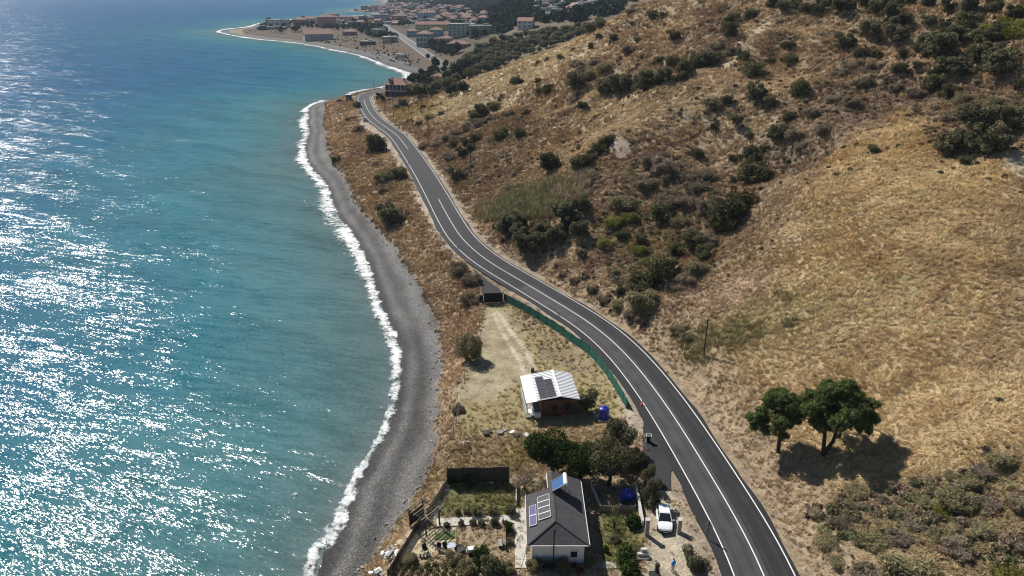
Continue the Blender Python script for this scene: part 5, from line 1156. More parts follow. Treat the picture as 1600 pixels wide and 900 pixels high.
bnch = empty('wall_bench', (4.1, 57.6, YB), 0, 'long dark bench against the front wall of the house', 'bench'); MB().box((0, 0, 0.45), (2.6, 0.5, 0.08)).build('seat', M_DARK, bnch); MB().box((0, 0.22, 0.8), (2.6, 0.06, 0.5)).build('backrest', M_DARK, bnch)
for x in (-1.1, 1.1): MB().box((x, 0, 0.2), (0.08, 0.45, 0.4)).build('leg', M_DARK, bnch)
pl = empty('planter_box', tuple(at(980, 798, YB)), R(-2), 'grey wooden planter box in front of the blue tank', 'planter'); MB().box((0, 0, 0.55), (1.9, 0.7, 1.1)).build('box', M_GREYC, pl)
link('plants', cloud_mesh('planter_leaves', vr, [(0, 0, 1.1, 0.85, 0.3, 0.3)], 260, 0.16, M_GREEN), pl)
rubble('tarp_heap', tuple(at(613, 866, YB - 0.4)), 9, (0.55, 0.4), 'white tarpaulin and board heap beyond the seaward fence', 'heap', [M_PLAST, M_GREYC, M_PLAST], 5, (0.4, 1.1))
rubble('board_stack', tuple(at(623, 853, YB - 0.4)), 5, (0.4, 0.3), 'tan boards stacked above the white tarpaulin heap', 'boards', [plain('tan_board', (0.5, 0.41, 0.28), 0.9, 0.1), M_PALEWOOD], 6, (0.7, 1.2))
rubble('white_scrap', tuple(at(598, 893, YB - 0.5)), 6, (0.5, 0.35), 'white scrap pieces at the lower seaward corner', 'scrap', [M_PLAST, M_GREYC, M_DARK], 7, (0.4, 0.9))
# white wall on the road side, gate posts, steps
ww = empty('garden_wall', tuple(at(1003, 825, YB)), 0, 'white garden wall between the garden and the parking space', 'wall'); a_ = at(1003, 832, YB) - ww.location; b_ = at(992, 772, YB) - ww.location
MB().bar(a_ + Vector((0, 0, 0.8)), b_ + Vector((0, 0, 0.8)), 0.2, 1.7).build('wall_body', M_WHITE, ww); MB().bar(a_ + Vector((0, 0, 1.69)), b_ + Vector((0, 0, 1.69)), 0.28, 0.08).build('coping', M_CONC, ww)
for px, lb in ((1010, 'white-edged gate post nearest the garden wall'), (1060, 'gate post on the road side of the parked car')):
    g_ = empty('gate_post', tuple(at(px, 836, YD)), 0, lb, 'post'); MB().box((0, 0, 1.05), (0.42, 0.42, 2.3)).build('pillar', M_GREYC, g_); MB().box((0, 0, 2.24), (0.52, 0.52, 0.1)).build('capstone', M_CONC, g_)
stp = empty('garden_steps', tuple(at(1003, 876, YD)), 0, 'pale steps and kerb beside the parking space', 'steps')
for k, (x0, w_) in enumerate(((0, 1.6), (0.3, 1.1), (0.6, 0.6))): MB().box((x0 * 0.5, 0.25 + k * 0.3, 0.1 + k * 0.17), (w_, 0.32, 0.2 + k * 0.34)).build('step', M_CONC, stp)
# garden plants
GARDEN = [cloud_mesh('garden_shrub', vr, [(0, 0, 0.35, 0.35, 0.35, 0.35)] + rand_lobes(vr, 6, 0.26, 0.2, 0.7, 0.14, 0.24), 700, 0.075, M_GREEN) for _ in range(3)]
GARDEN_R = [cloud_mesh('flowering_shrub', vr, [(0, 0, 0.3, 0.4, 0.4, 0.3)] + rand_lobes(vr, 5, 0.3, 0.2, 0.5, 0.14, 0.22), 500, 0.075, m_) for m_ in (M_RED, M_REDLEAF)]
GL = [(706,753,16,0,'dark shrub at the seaward end of the panel fence'),(735,760,14,0,'bush sprouting in front of the panel fence'),(698,823,8,1,'first young shrub on the near side of the path, beside the pergola'),(721,822,8,1,'second young shrub on the near side of the path'),(739,821,9,1,'third young shrub on the near side of the path'),(753,820,9,1,'fourth young shrub on the near side of the path'),(771,819,10,1,'fifth young shrub on the near side of the path'),
 (716,803,8,1,'first dark shrub on the far side of the path'),(729,803,9,1,'second dark shrub on the far side of the path'),(745,804,12,1,'third dark shrub on the far side of the path, rounder'),(769,803,12,1,'fourth dark shrub on the far side of the path'),(797,801,14,1,'dark shrub at the house end of the path'),
 (754,880,22,0,'bright green bushy shrub on the dry lawn'),(728,893,20,2,'leafy shrub at the bottom edge below the barbecue'),(772,898,26,1,'large leafy shrub at the bottom edge beside the house walk'),(708,878,22,2,'grey-brown shrub below the pale table'),(722,885,18,2,'twiggy grey shrub below the fire pit'),(795,893,18,2,'leafy shrub at the end of the house walk'),(640,878,16,2,'brown shrub at the corner of the vegetable bed'),
 (905,895,10,3,'red-leaved shrub before the front wall'),(897,886,7,3,'small red-leaved shrub beside the front wall'),(880,890,18,2,'leafless shrub before the middle of the front wall'),(835,888,20,2,'grey shrub at the seaward corner of the front wall'),(922,880,14,2,'pale thin shrub at the landward corner of the front wall'),
 (789,817,8,4,'red flowering shrub beside the garden path'),(795,830,12,0,'green shrub beside the red flowers'),(797,850,9,1,'small dark shrub along the house walk'),(975,880,22,0,'dark round shrub beside the front walk'),(985,900,24,0,'dark shrub below the garden steps'),(995,862,20,2,'purple-brown shrub beside the garden steps'),(947,862,8,0,'tiny shrub in the house shadow'),(990,825,20,0,'green shrub under the white garden wall'),(960,845,14,2,'dry shrub on the side lawn')]
gpnts = ground([(g_[0], g_[1]) for g_ in GL])
for g_, p in zip(GL, gpnts):
    ms = {0: GARDEN, 1: BUSH_O, 2: GREY, 3: GARDEN_R[1:], 4: GARDEN_R[:1]}[g_[3]]; cm = random.choice(ms); s = g_[2] * depth(p) / FPX / uw(cm) * 1.05
    o = link('garden_shrub', cm, None, (p[0], p[1], p[2] - 0.03), random.random() * 6); o.scale = (s, s, s * 1.1); tag(o, g_[4], 'shrub', 'garden shrubs')
# vegetable bed at the bottom edge
vb = ground([(615 + 13 * i + 4 * (j % 2), 884 + 7 * j) for i in range(14) for j in range(3)])
vg = np.array([(0.16, 0.15, 0.055), (0.24, 0.19, 0.09), (0.11, 0.12, 0.04)])
k_ = len(vb); s_ = 0.55 + 0.35 * gr.random(k_)
scatter('vegetable_bed', vb, np.stack([np.zeros(k_), np.zeros(k_), gr.random(k_) * 6], 1), np.stack([s_] * 3, 1), vg[gr.integers(0, 3, k_)], gr.integers(0, 4, k_), DWARF, 'rows of withering vegetable plants at the bottom edge', 'vegetables')
# trees of the plots: bigger crowns with trunks
def plot_tree(px, py, wpx, label, crown_m, hs=1.0, seed=0, cat='tree', name='tree', n=4200, zlo=0.3, trunk_h=0.3, leaf=0.036):
    r = np.random.default_rng(seed); p = ground([(px, py)])[0]; s = wpx * depth(p) / FPX
    t = empty(name, (p[0], p[1], p[2] - 0.05), r.random() * 6, label, cat); t.scale = (s, s, s * hs)
    link('trunk', trunk_mesh(r, trunk_h, 0.035, 0.05, 4), t)
    link('crown', cloud_mesh('crown', r, rand_lobes(r, 13, 0.34, zlo, zlo + 0.5, 0.13, 0.22), n, leaf, crown_m), t); return t
plot_tree(866, 742, 92, 'broad green tree behind the grey roof', M_GREEN, 1.0, 1, n=9000, leaf=0.026)
plot_tree(905, 750, 74, 'dark green tree behind the water heater', M_GREEN, 1.0, 2, n=7000, leaf=0.028)
plot_tree(950, 758, 84, 'dark spreading tree above the second blue tank', M_EVER, 1.0, 3, n=7000, leaf=0.028)
plot_tree(966, 708, 54, 'grey-green olive tree at the end of the net fence', M_OLIVE, 1.1, 4, name='olive_tree', n=5000)
plot_tree(916, 640, 40, 'small olive tree beside the cabin', M_OLIVE, 1.0, 5, name='olive_tree', n=4000)
plot_tree(1016, 790, 34, 'slender olive tree between garden wall and parked car', M_OLIVE, 1.9, 6, name='olive_tree', n=5000, zlo=0.2)
plot_tree(1014, 755, 26, 'upper slender olive tree beside the lay-by', M_OLIVE, 1.8, 7, name='olive_tree', n=4000, zlo=0.2)
plot_tree(1085, 885, 46, 'grey-green olive tree beside the driveway below the warning sign', M_OLIVE, 0.9, 8, name='olive_tree', n=5000, zlo=0.1)
plot_tree(730, 562, 50, 'grey-green feathery tree between beach and cabin yard', M_GREY, 1.15, 9, name='tamarisk_tree', n=7000, zlo=0.15, leaf=0.026)
plot_tree(820, 765, 44, 'half-bare brown tree behind the low white fence', M_DRY, 1.0, 10, n=1300)
plot_tree(845, 770, 30, 'dark leafless shrub-like tree against the house corner', M_DRY, 1.0, 11, n=900)
plot_tree(990, 740, 40, 'dark evergreen tree beside the lay-by asphalt', M_EVER, 1.2, 12, n=2600)
# palm
pp = ground([(959, 826)])[0]; pt = empty('palm_tree', tuple(pp), 0, 'young palm on the side lawn beyond the house shadow', 'palm'); MB().tube([(0, 0, -0.1), (0.03, 0, 0.6), (0, 0, 1.0)], [0.16, 0.14, 0.12], 8).build('trunk', M_BARK, pt)
frm = MB()
pts = [(0, 0, 0), (0.4, 0, 0.35), (0.85, 0, 0.4), (1.2, 0, 0.15)]
for k in range(9):
    f = k / 8; i = min(int(f * 3), 2); a = Vector(pts[i]).lerp(Vector(pts[i + 1]), f * 3 - i)
    for s in (-1, 1):
        e = a + Vector((0.15, s * 0.28 * (1 - 0.5 * f), -0.1)); frm.add([a, a + Vector((0.06, 0, 0)), e], [(0, 1, 2)])
frm.tube(pts, [0.02, 0.018, 0.012, 0.004], 4); fme = frm.mesh('frond', M_GREEN)
for k in range(12): o = link('frond', fme, pt, (0, 0, 1.0), k * 2.4); o.rotation_euler = (0, random.uniform(-0.5, 0.35), k * 2.4); o.scale = (1, 1, random.uniform(0.8, 1.2))

# ------------------------------------------------------------------ cars
def car(name, loc, rz, label, paint_m):
    t = empty(name, loc, rz, label, 'car')       # local +Y = front
    S = [(-2.02, 0.72, 0.55, 0.86), (-1.85, 0.82, 0.35, 0.95), (-1.2, 0.86, 0.28, 0.98), (0.0, 0.87, 0.26, 0.97), (0.9, 0.86, 0.28, 0.94), (1.55, 0.82, 0.32, 0.84), (1.92, 0.72, 0.42, 0.72), (2.05, 0.58, 0.5, 0.62)]
    V = []; F = []
    for y, w_, z0, z1 in S:
        for x, z in ((-w_ * 0.92, z0), (-w_, (z0 + z1) / 2), (-w_ * 0.93, z1), (-w_ * 0.5, z1 + 0.035), (w_ * 0.5, z1 + 0.035), (w_ * 0.93, z1), (w_, (z0 + z1) / 2), (w_ * 0.92, z0)): V.append((x, y, z))
    for i in range(len(S) - 1):
        for k in range(8): F.append((i * 8 + k, i * 8 + (k + 1) % 8, (i + 1) * 8 + (k + 1) % 8, (i + 1) * 8 + k))
    F += [tuple(range(7, -1, -1)), tuple(range((len(S) - 1) * 8, len(S) * 8))]
    body = MB().add(V, F).build('body', paint_m, t, smooth=False)
    lo_ = [(-1.85, 0.72), (0.98, 0.76)]; hi = [(-1.35, 0.58), (0.18, 0.60)]
    b = [(-0.72, -1.85, 0.97), (0.72, -1.85, 0.97), (0.76, 0.98, 0.95), (-0.76, 0.98, 0.95)]; r_ = [(-0.58, -1.4, 1.46), (0.58, -1.4, 1.46), (0.60, 0.15, 1.47), (-0.60, 0.15, 1.47)]
    MB().slab(r_, 0.04).slab([(-0.52, -1.3, 1.485), (0.52, -1.3, 1.485), (0.54, 0.05, 1.495), (-0.54, 0.05, 1.495)], 0.02).build('roof', paint_m, t)
    MB().add([b[2], b[3], r_[3], r_[2]], [(0, 1, 2, 3)]).build('windscreen', M_GLASS, t); MB().add([b[0], b[1], r_[1], r_[0]], [(0, 1, 2, 3)]).build('rear_window', M_GLASS, t)
    MB().add([b[1], b[2], r_[2], r_[1]], [(0, 1, 2, 3)]).build('side_window', M_GLASS, t); MB().add([b[3], b[0], r_[0], r_[3]], [(0, 1, 2, 3)]).build('side_window', M_GLASS, t)
    pm = MB(); [pm.bar(b[i], r_[i], 0.07) for i in range(4)]; pm.bar((0.745, -0.35, 0.96), (0.6, -0.5, 1.46), 0.06).bar((-0.745, -0.35, 0.96), (-0.6, -0.5, 1.46), 0.06).build('pillars', paint_m, t)
    for s in (-1, 1):
        for y in (-1.28, 1.28):
            wo_ = MB().tube([(s * 0.70, y, 0.31), (s * 0.885, y, 0.31)], 0.31, 14).build('wheel', M_TYRE, t); MB().tube([(s * 0.88, y, 0.31), (s * 0.897, y, 0.31)], 0.19, 10).build('rim', M_METAL, wo_)
        MB().box((s * 0.95, 0.72, 0.98), (0.2, 0.1, 0.13)).build('mirror', paint_m, t)
        MB().box((s * 0.60, 1.93, 0.66), (0.26, 0.16, 0.11)).build('headlight', M_METAL, t); MB().box((s * 0.66, -1.97, 0.75), (0.16, 0.12, 0.16)).build('tail_light', M_ORANGE, t)
    MB().box((0, 2.03, 0.52), (0.8, 0.05, 0.16)).build('grille', M_DARK, t); MB().box((0, 2.06, 0.42), (0.5, 0.02, 0.11)).build('number_plate', M_PLAST, t)
    return t
car('parked_car', tuple(at(1037, 816, YD + 0.02)), R(174), 'white hatchback parked nose towards the viewer between the gate posts', M_CARW)
car('roadside_car', tuple(at(570, 189, 5.97)), R(24), 'pale silver car parked on the far road shoulder', plain('silver_paint', (0.5, 0.5, 0.52), 0.3, 0.05, metal=0.4))
car('shore_car', tuple(ground([(531, 159.5)])[0]), R(75), 'small dark car parked on the headland above the beach', plain('dark_paint', (0.05, 0.05, 0.06), 0.3, 0.05))

# ------------------------------------------------------------------ person in the driveway
def limb(m, pts): m.tube([p[:3] for p in pts], [p[3] for p in pts], 10)
def skin_body(name, verts, edges, mat, parent):
    me_ = bpy.data.meshes.new(name); me_.from_pydata([v[:3] for v in verts], edges, []); me_.update(); me_.materials.append(mat)
    o = link(name, me_, parent); md = o.modifiers.new('skin', 'SKIN'); sv = me_.skin_vertices
    if not sv: 
        a = me_.attributes.new('skin', 'FLOAT', 'POINT')
    return o
pe = empty('person', tuple(at(1051, 893, YD + 0.02)), R(200), 'person in blue shirt and beige trousers standing in the driveway', 'person')
def loft(rings, n=12):
    """closed body surface lofted through elliptical rings (x,y,z,rx,ry)"""
    V = []; F = []
    for x, y, z, rx, ry in rings:
        for k in range(n): a = 6.2832 * k / n; V.append((x + rx * math.cos(a), y + ry * math.sin(a), z))
    for i in range(len(rings) - 1):
        for k in range(n): F.append((i * n + k, i * n + (k + 1) % n, (i + 1) * n + (k + 1) % n, (i + 1) * n + k))
    F += [tuple(range(n - 1, -1, -1)), tuple((len(rings) - 1) * n + k for k in range(n))]
    return V, F
def figure(parent):
    m = MB(); m.add(*loft([(0, 0, 0.88, 0.15, 0.11), (0, 0, 1.05, 0.14, 0.10), (0, 0, 1.3, 0.17, 0.115), (0, 0, 1.42, 0.15, 0.10), (0, 0, 1.47, 0.06, 0.06), (0, 0.01, 1.53, 0.055, 0.06), (0, 0.02, 1.56, 0.065, 0.085), (0, 0.02, 1.63, 0.078, 0.098), (0, 0.01, 1.70, 0.072, 0.09), (0, 0, 1.745, 0.03, 0.04)]))
    m.add(*loft([(0, 0.108, 1.60, 0.012, 0.01), (0, 0.125, 1.615, 0.016, 0.014), (0, 0.108, 1.65, 0.008, 0.008)], 6))
    for s in (-1, 1):
        m.tube([(s * 0.14, 0, 1.40), (s * 0.24, 0.0, 1.12), (s * 0.25, 0.1, 0.88), (s * 0.25, 0.13, 0.82)], [0.055, 0.045, 0.033, 0.03], 9)
        for f in range(4): m.tube([(s * 0.25 + (f - 1.5) * 0.016, 0.13, 0.83), (s * 0.25 + (f - 1.5) * 0.018, 0.15, 0.76), (s * 0.25 + (f - 1.5) * 0.017, 0.165, 0.725 - 0.006 * (f % 3))], [0.011, 0.009, 0.007], 5)
        m.tube([(s * 0.225, 0.13, 0.83), (s * 0.195, 0.16, 0.79)], [0.012, 0.008], 5)
        m.tube([(s * 0.085, 0, 0.92), (s * 0.10, 0.01, 0.5), (s * 0.105, -0.01, 0.1)], [0.085, 0.06, 0.042], 9)
        m.tube([(s * 0.105, -0.06, 0.04), (s * 0.11, 0.16, 0.035)], [0.045, 0.04], 8)
        m.add(*loft([(s * 0.08, 0.0, 1.60, 0.012, 0.02), (s * 0.088, -0.005, 1.63, 0.014, 0.025), (s * 0.08, 0.0, 1.655, 0.01, 0.015)], 6))
    m.build('body', M_SKIN, parent, smooth=True)
    m = MB(); m.add(*loft([(0, 0, 0.86, 0.175, 0.13), (0, 0, 1.05, 0.165, 0.12), (0, 0, 1.3, 0.19, 0.135), (0, 0, 1.43, 0.16, 0.115), (0, 0, 1.48, 0.075, 0.075)]))
    for s in (-1, 1): m.tube([(s * 0.13, 0, 1.415), (s * 0.2, 0, 1.26), (s * 0.225, 0.0, 1.16)], [0.075, 0.068, 0.066], 9)
    m.build('shirt', M_SHIRT, parent, smooth=True)
    m = MB(); m.add(*loft([(0, 0, 0.78, 0.16, 0.125), (0, 0, 0.9, 0.165, 0.125)]))
    for s in (-1, 1): m.tube([(s * 0.085, 0, 0.88), (s * 0.10, 0.01, 0.5), (s * 0.105, -0.01, 0.07)], [0.1, 0.078, 0.066], 10)
    m.build('trousers', M_CLOTH, parent, smooth=True)
    MB().add(*loft([(0, -0.02, 1.60, 0.088, 0.095), (0, -0.015, 1.68, 0.09, 0.105), (0, -0.01, 1.74, 0.06, 0.075), (0, -0.01, 1.765, 0.02, 0.03)])).build('hair', M_HAIR, parent, smooth=True)
figure(pe)
stm = empty('carved_stump', tuple(at(1026, 897, YD + 0.02)), 0, 'brown rounded stump on a dark block in the driveway', 'stump'); MB().lathe((0, 0, 0), [(0.32, 0), (0.26, 0.5), (0.22, 1.0), (0.27, 1.25), (0.2, 1.45), (0.05, 1.5)], 10).build('trunk_piece', M_BARK, stm); MB().box((-0.3, -0.3, 0.2), (1.1, 0.7, 0.4)).build('block', M_DARK, stm)
# ------------------------------------------------------------------ road furniture
rs = empty('road_cart', tuple(at(1013, 690, YP + 0.07)), R(-5), 'white-framed black stand on the lay-by asphalt', 'stand')
MB().box((0, 0, 1.0), (0.62, 0.45, 0.06)).build('panel', M_DARK, rs); fm = MB(); [fm.bar(a, b, 0.06) for a, b in (((-.33, -.25, 1.04), (.33, -.25, 1.04)), ((.33, -.25, 1.04), (.33, .25, 1.04)), ((.33, .25, 1.04), (-.33, .25, 1.04)), ((-.33, .25, 1.04), (-.33, -.25, 1.04)))]; fm.build('frame', M_PLAST, rs)
MB().box((0, 0, 0.5), (0.5, 0.38, 0.9)).build('cabinet', M_DARK, rs)
for s in (-1, 1):
    for y in (-0.2, 0.2): MB().tube([(s * 0.28, y, 0.1), (s * 0.34, y, 0.1)], 0.1, 10).build('wheel', M_PLAST, rs)
cn = empty('traffic_cone', tuple(at(1003, 632, YP + 0.1)), 0, 'small red and white traffic cone at the road edge', 'cone'); MB().box((0, 0, 0.02), (0.4, 0.4, 0.05)).build('base', M_ORANGE, cn); MB().lathe((0, 0, 0.04), [(0.15, 0), (0.1, 0.28)], 12).build('lower_cone', M_ORANGE, cn); MB().lathe((0, 0, 0.33), [(0.1, 0), (0.075, 0.18)], 12).build('white_band', M_PLAST, cn); MB().lathe((0, 0, 0.52), [(0.075, 0), (0.03, 0.23)], 12).build('upper_cone', M_ORANGE, cn)
sg = empty('warning_sign', tuple(at(1104.5, 844, 5.75)), R(-30), 'two triangular road signs seen from the grey back, on one post', 'road sign')
MB().tube([(0, 0, -0.1), (0, 0, 2.75)], 0.035, 6).build('post', M_POLE, sg)
for z0, nm_ in ((1.95, 'upper'), (1.15, 'lower')):
    MB().add([(-0.46, 0.04, z0), (0.46, 0.04, z0), (0, 0.04, z0 + 0.78), (-0.46, 0.06, z0), (0.46, 0.06, z0), (0, 0.06, z0 + 0.78)], [(0, 1, 2), (5, 4, 3), (0, 3, 4, 1), (1, 4, 5, 2), (2, 5, 3, 0)]).build('triangle_plate', plain('sign_back', (0.30, 0.30, 0.28), 0.5, 0.1) if nm_ == 'upper' else bpy.data.materials['sign_back'], sg)
for x, y, lb in ((769, 424, 'white and black marker post beside the gate turning'), (715, 389, 'dark marker post at the road edge on the bend'), (638, 256, 'dark marker post at the road edge beside the green shrubs'), (873, 493, 'short marker post at the road edge above the net fence')):
    p = at(x, y, 5.95); d_ = empty('marker_post', tuple(p), 0, lb, 'marker post', 'road marker posts'); MB().box((0, 0, 0.45), (0.12, 0.12, 0.9)).build('shaft', M_PLAST if x == 769 else M_DARK, d_); MB().box((0, 0, 0.8), (0.13, 0.13, 0.16)).build('reflector_band', M_DARK if x == 769 else M_PLAST, d_)
poles = [((585, 140.5), (585, 125), 'at the far road bend against the sea'), ((602, 172), (601.7, 157), 'below the villa wall'), ((615, 184.5), (613.8, 158), 'second from the villa, on the roadside slope'), ((639, 177), (639, 166), 'small, upslope between two taller poles'), ((644.5, 198), (644, 177), 'on the slope beside the double pole'), ((736, 277), (734, 241), 'above the cane bed'), ((1099, 560), (1103.5, 498), 'standing in the green weed streak')]
pgp = ground([p[0] for p in poles])
for (b_, t_, lb), p in zip(poles, pgp):
    h = (b_[1] - t_[1]) * depth(p) / FPX / 0.9; o = empty('utility_pole', tuple(p), 0, 'dark wooden utility pole ' + lb, 'pole', 'utility poles'); MB().tube([(0, 0, -0.3), (0, 0, h)], [0.14, 0.09], 7).build('shaft', M_POLE, o); MB().box((0, 0, h - 0.25), (0.9, 0.09, 0.09)).build('crossarm', M_POLE, o)
p = ground([(669.5, 217.5)])[0]; o = empty('utility_pole', tuple(p), 0, 'double-legged wooden utility pole on the roadside slope', 'pole', 'utility poles')
MB().tube([(-0.5, 0, -0.3), (-0.15, 0, 8.2)], [0.14, 0.1], 7).build('shaft', M_POLE, o); MB().tube([(0.6, 0, -0.3), (0.15, 0, 7.6)], [0.14, 0.1], 7).build('shaft', M_POLE, o); MB().box((0, 0, 7.6), (1.2, 0.1, 0.1)).build('crossarm', M_POLE, o)
p = ground([(545.5, 158)])[0]; o = empty('information_hut', tuple(p), R(-10), 'narrow dark kiosk with white top on the headland', 'kiosk'); MB().box((0, 0, 1.6), (2.4, 2.0, 3.2)).build('body', plain('navy_paint', (0.02, 0.025, 0.06), 0.5, 0.2), o); MB().box((0, 0, 3.35), (2.8, 2.4, 0.3)).build('roof', M_PLAST, o); MB().box((0.2, -1.02, 1.2), (0.9, 0.06, 2.0)).build('door', M_METAL, o)
# ------------------------------------------------------------------ villa at the road bend and the far town
def wmat(name, c): return plain(name, c, 0.85, 0.15, 0.4)
WALLS = {'white': wmat('wall_white', (0.66, 0.64, 0.60)), 'cream': wmat('wall_cream', (0.58, 0.50, 0.38)), 'pink': wmat('wall_pink', (0.52, 0.30, 0.24)), 'grey': wmat('wall_grey', (0.40, 0.40, 0.40)), 'green': wmat('wall_green', (0.36, 0.44, 0.36)), 'yellow': wmat('wall_yellow', (0.66, 0.57, 0.24)), 'brick': wmat('wall_brick', (0.36, 0.22, 0.16)), 'blue': wmat('wall_blue', (0.34, 0.42, 0.52)), 'dark': wmat('wall_dark', (0.09, 0.09, 0.11))}
ROOFS = {'red': plain('faded_red_tiles', (0.24, 0.13, 0.10), 0.85, 0.3, 0.8), 'orange': plain('orange_tiles', (0.27, 0.15, 0.11), 0.85, 0.3, 0.8), 'grey': plain('flat_roof_grey', (0.34, 0.33, 0.32), 0.9, 0.2, 0.5), 'brown': plain('brown_tiles', (0.19, 0.125, 0.105), 0.85, 0.3, 0.8), 'pale': plain('flat_roof_pale', (0.52, 0.50, 0.47), 0.9, 0.2, 0.5)}
M_FWIN = plain('far_window_glass', (0.035, 0.04, 0.05), 0.2, 0.1, 1, spec=0.5)
WINM = MB().box((0, 0, 0), (1.3, 0.12, 1.4)).mesh('window', M_FWIN)
def building(name, p, w_, d_, h_, rz, wall, roof, style, label, cat='house', group=None, floors=2, cols=3, over=0.5, sidewin=True, balc=False, rh=None):
    t = empty(name, tuple(p), rz, label, cat, group)
    MB().box((0, 0, h_ / 2 - 0.75), (w_, d_, h_ + 1.5)).build('wall', WALLS[wall], t)
    rh = rh or min(w_, d_) * 0.24; m = MB(); W, D = w_ / 2 + over, d_ / 2 + over
    if style == 'hip':
        k = max(W - D, 0.0); k2 = max(D - W, 0.0)
        a, b = (-k, -k2, h_ + rh), (k, k2, h_ + rh)
        c = [(-W, -D, h_), (W, -D, h_), (W, D, h_), (-W, D, h_)]
        if W >= D: m.add(c + [a, b], [(0, 1, 5, 4), (1, 2, 5), (2, 3, 4, 5), (3, 0, 4), (3, 2, 1, 0)])
        else: m.add(c + [a, b], [(0, 1, 4), (1, 2, 5, 4), (2, 3, 5), (3, 0, 4, 5), (3, 2, 1, 0)])
    elif style == 'gable':
        c = [(-W, -D, h_), (W, -D, h_), (W, D, h_), (-W, D, h_)]
        if W >= D: m.add(c + [(-W, 0, h_ + rh), (W, 0, h_ + rh)], [(0, 1, 5, 4), (2, 3, 4, 5), (1, 2, 5), (3, 0, 4), (3, 2, 1, 0)])
        else: m.add(c + [(0, -D, h_ + rh), (0, D, h_ + rh)], [(1, 2, 5, 4), (3, 0, 4, 5), (0, 1, 4), (2, 3, 5), (3, 2, 1, 0)])
    else:
        m.box((0, 0, h_ + 0.15), (w_ + 0.3, d_ + 0.3, 0.3)); m.box((w_ * 0.2, d_ * 0.15, h_ + 0.9), (w_ * 0.25, d_ * 0.3, 1.3))
    m.build('roof', ROOFS[roof], t)
    fh = h_ / floors
    for f in range(floors):
        for c in range(cols): link('window', WINM, t, (-w_ / 2 + w_ * (c + 0.5) / cols, -d_ / 2 - 0.02, fh * (f + 0.55)), 0)
        if sidewin:
            for c in range(max(cols - 1, 1)):
                for s in (-1, 1): link('window', WINM, t, (s * (w_ / 2 + 0.02), -d_ / 2 + d_ * (c + 0.5) / max(cols - 1, 1), fh * (f + 0.55)), R(90))
        if balc and f > 0: MB().box((0, -d_ / 2 - 0.6, fh * f), (w_ * 0.7, 1.3, 0.18)).box((0, -d_ / 2 - 1.2, fh * f + 0.5), (w_ * 0.7, 0.1, 0.9)).build('balcony', WALLS['white'], t)
    return t
# villa
pv_ = Vector(ground([(622, 152)])[0]); vl = building('villa', (pv_.x, pv_.y + 4.0, pv_.z + 0.2), 11.5, 9.0, 6.2, R(-14), 'dark', 'red', 'hip', 'dark two-storey villa with red tiled roof above the road bend', floors=2, cols=4, rh=3.0, over=0.8)
MB().box((0, -4.75, 3.1), (11.9, 0.5, 0.3)).build('balcony_slab', M_TRIM, vl)
for k in range(6): MB().box((-5.5 + k * 2.2, -4.9, 4.6), (0.22, 0.22, 3.0)).build('column', M_TRIM, vl)
for x in (-3.2,): dm = MB().box((x, -2.5, 7.9), (1.6, 2.0, 1.4)).build('dormer', WALLS['brick'], vl); MB().slab([(x - 1.0, -3.7, 8.5), (x, -3.7, 9.2), (x, -1.2, 9.2), (x - 1.0, -1.2, 8.5)], 0.1).slab([(x + 1.0, -3.7, 8.5), (x, -3.7, 9.2), (x, -1.2, 9.2), (x + 1.0, -1.2, 8.5)], 0.1).build('dormer_roof', M_REDT, dm)
for x, y in ((-4.0, 1.5), (2.8, 1.0), (4.0, -1.0)): MB().box((x, y, 8.6), (0.6, 0.6, 1.2)).build('chimney', WALLS['brick'], vl)
gw2 = empty('villa_garden_wall', tuple(at(604, 160, 6.0)), 0, 'dark stone wall below the villa garden', 'wall'); d2 = at(650, 147, 6.6) - gw2.location; MB().bar(Vector((0, 0, 0.8)), d2 + Vector((0, 0, 0.9)), 0.5, 2.0).build('wall_body', WALLS['dark'], gw2); MB().bar(Vector((0, 0, 1.83)), d2 + Vector((0, 0, 1.93)), 0.6, 0.1).build('coping', M_GREYC, gw2)
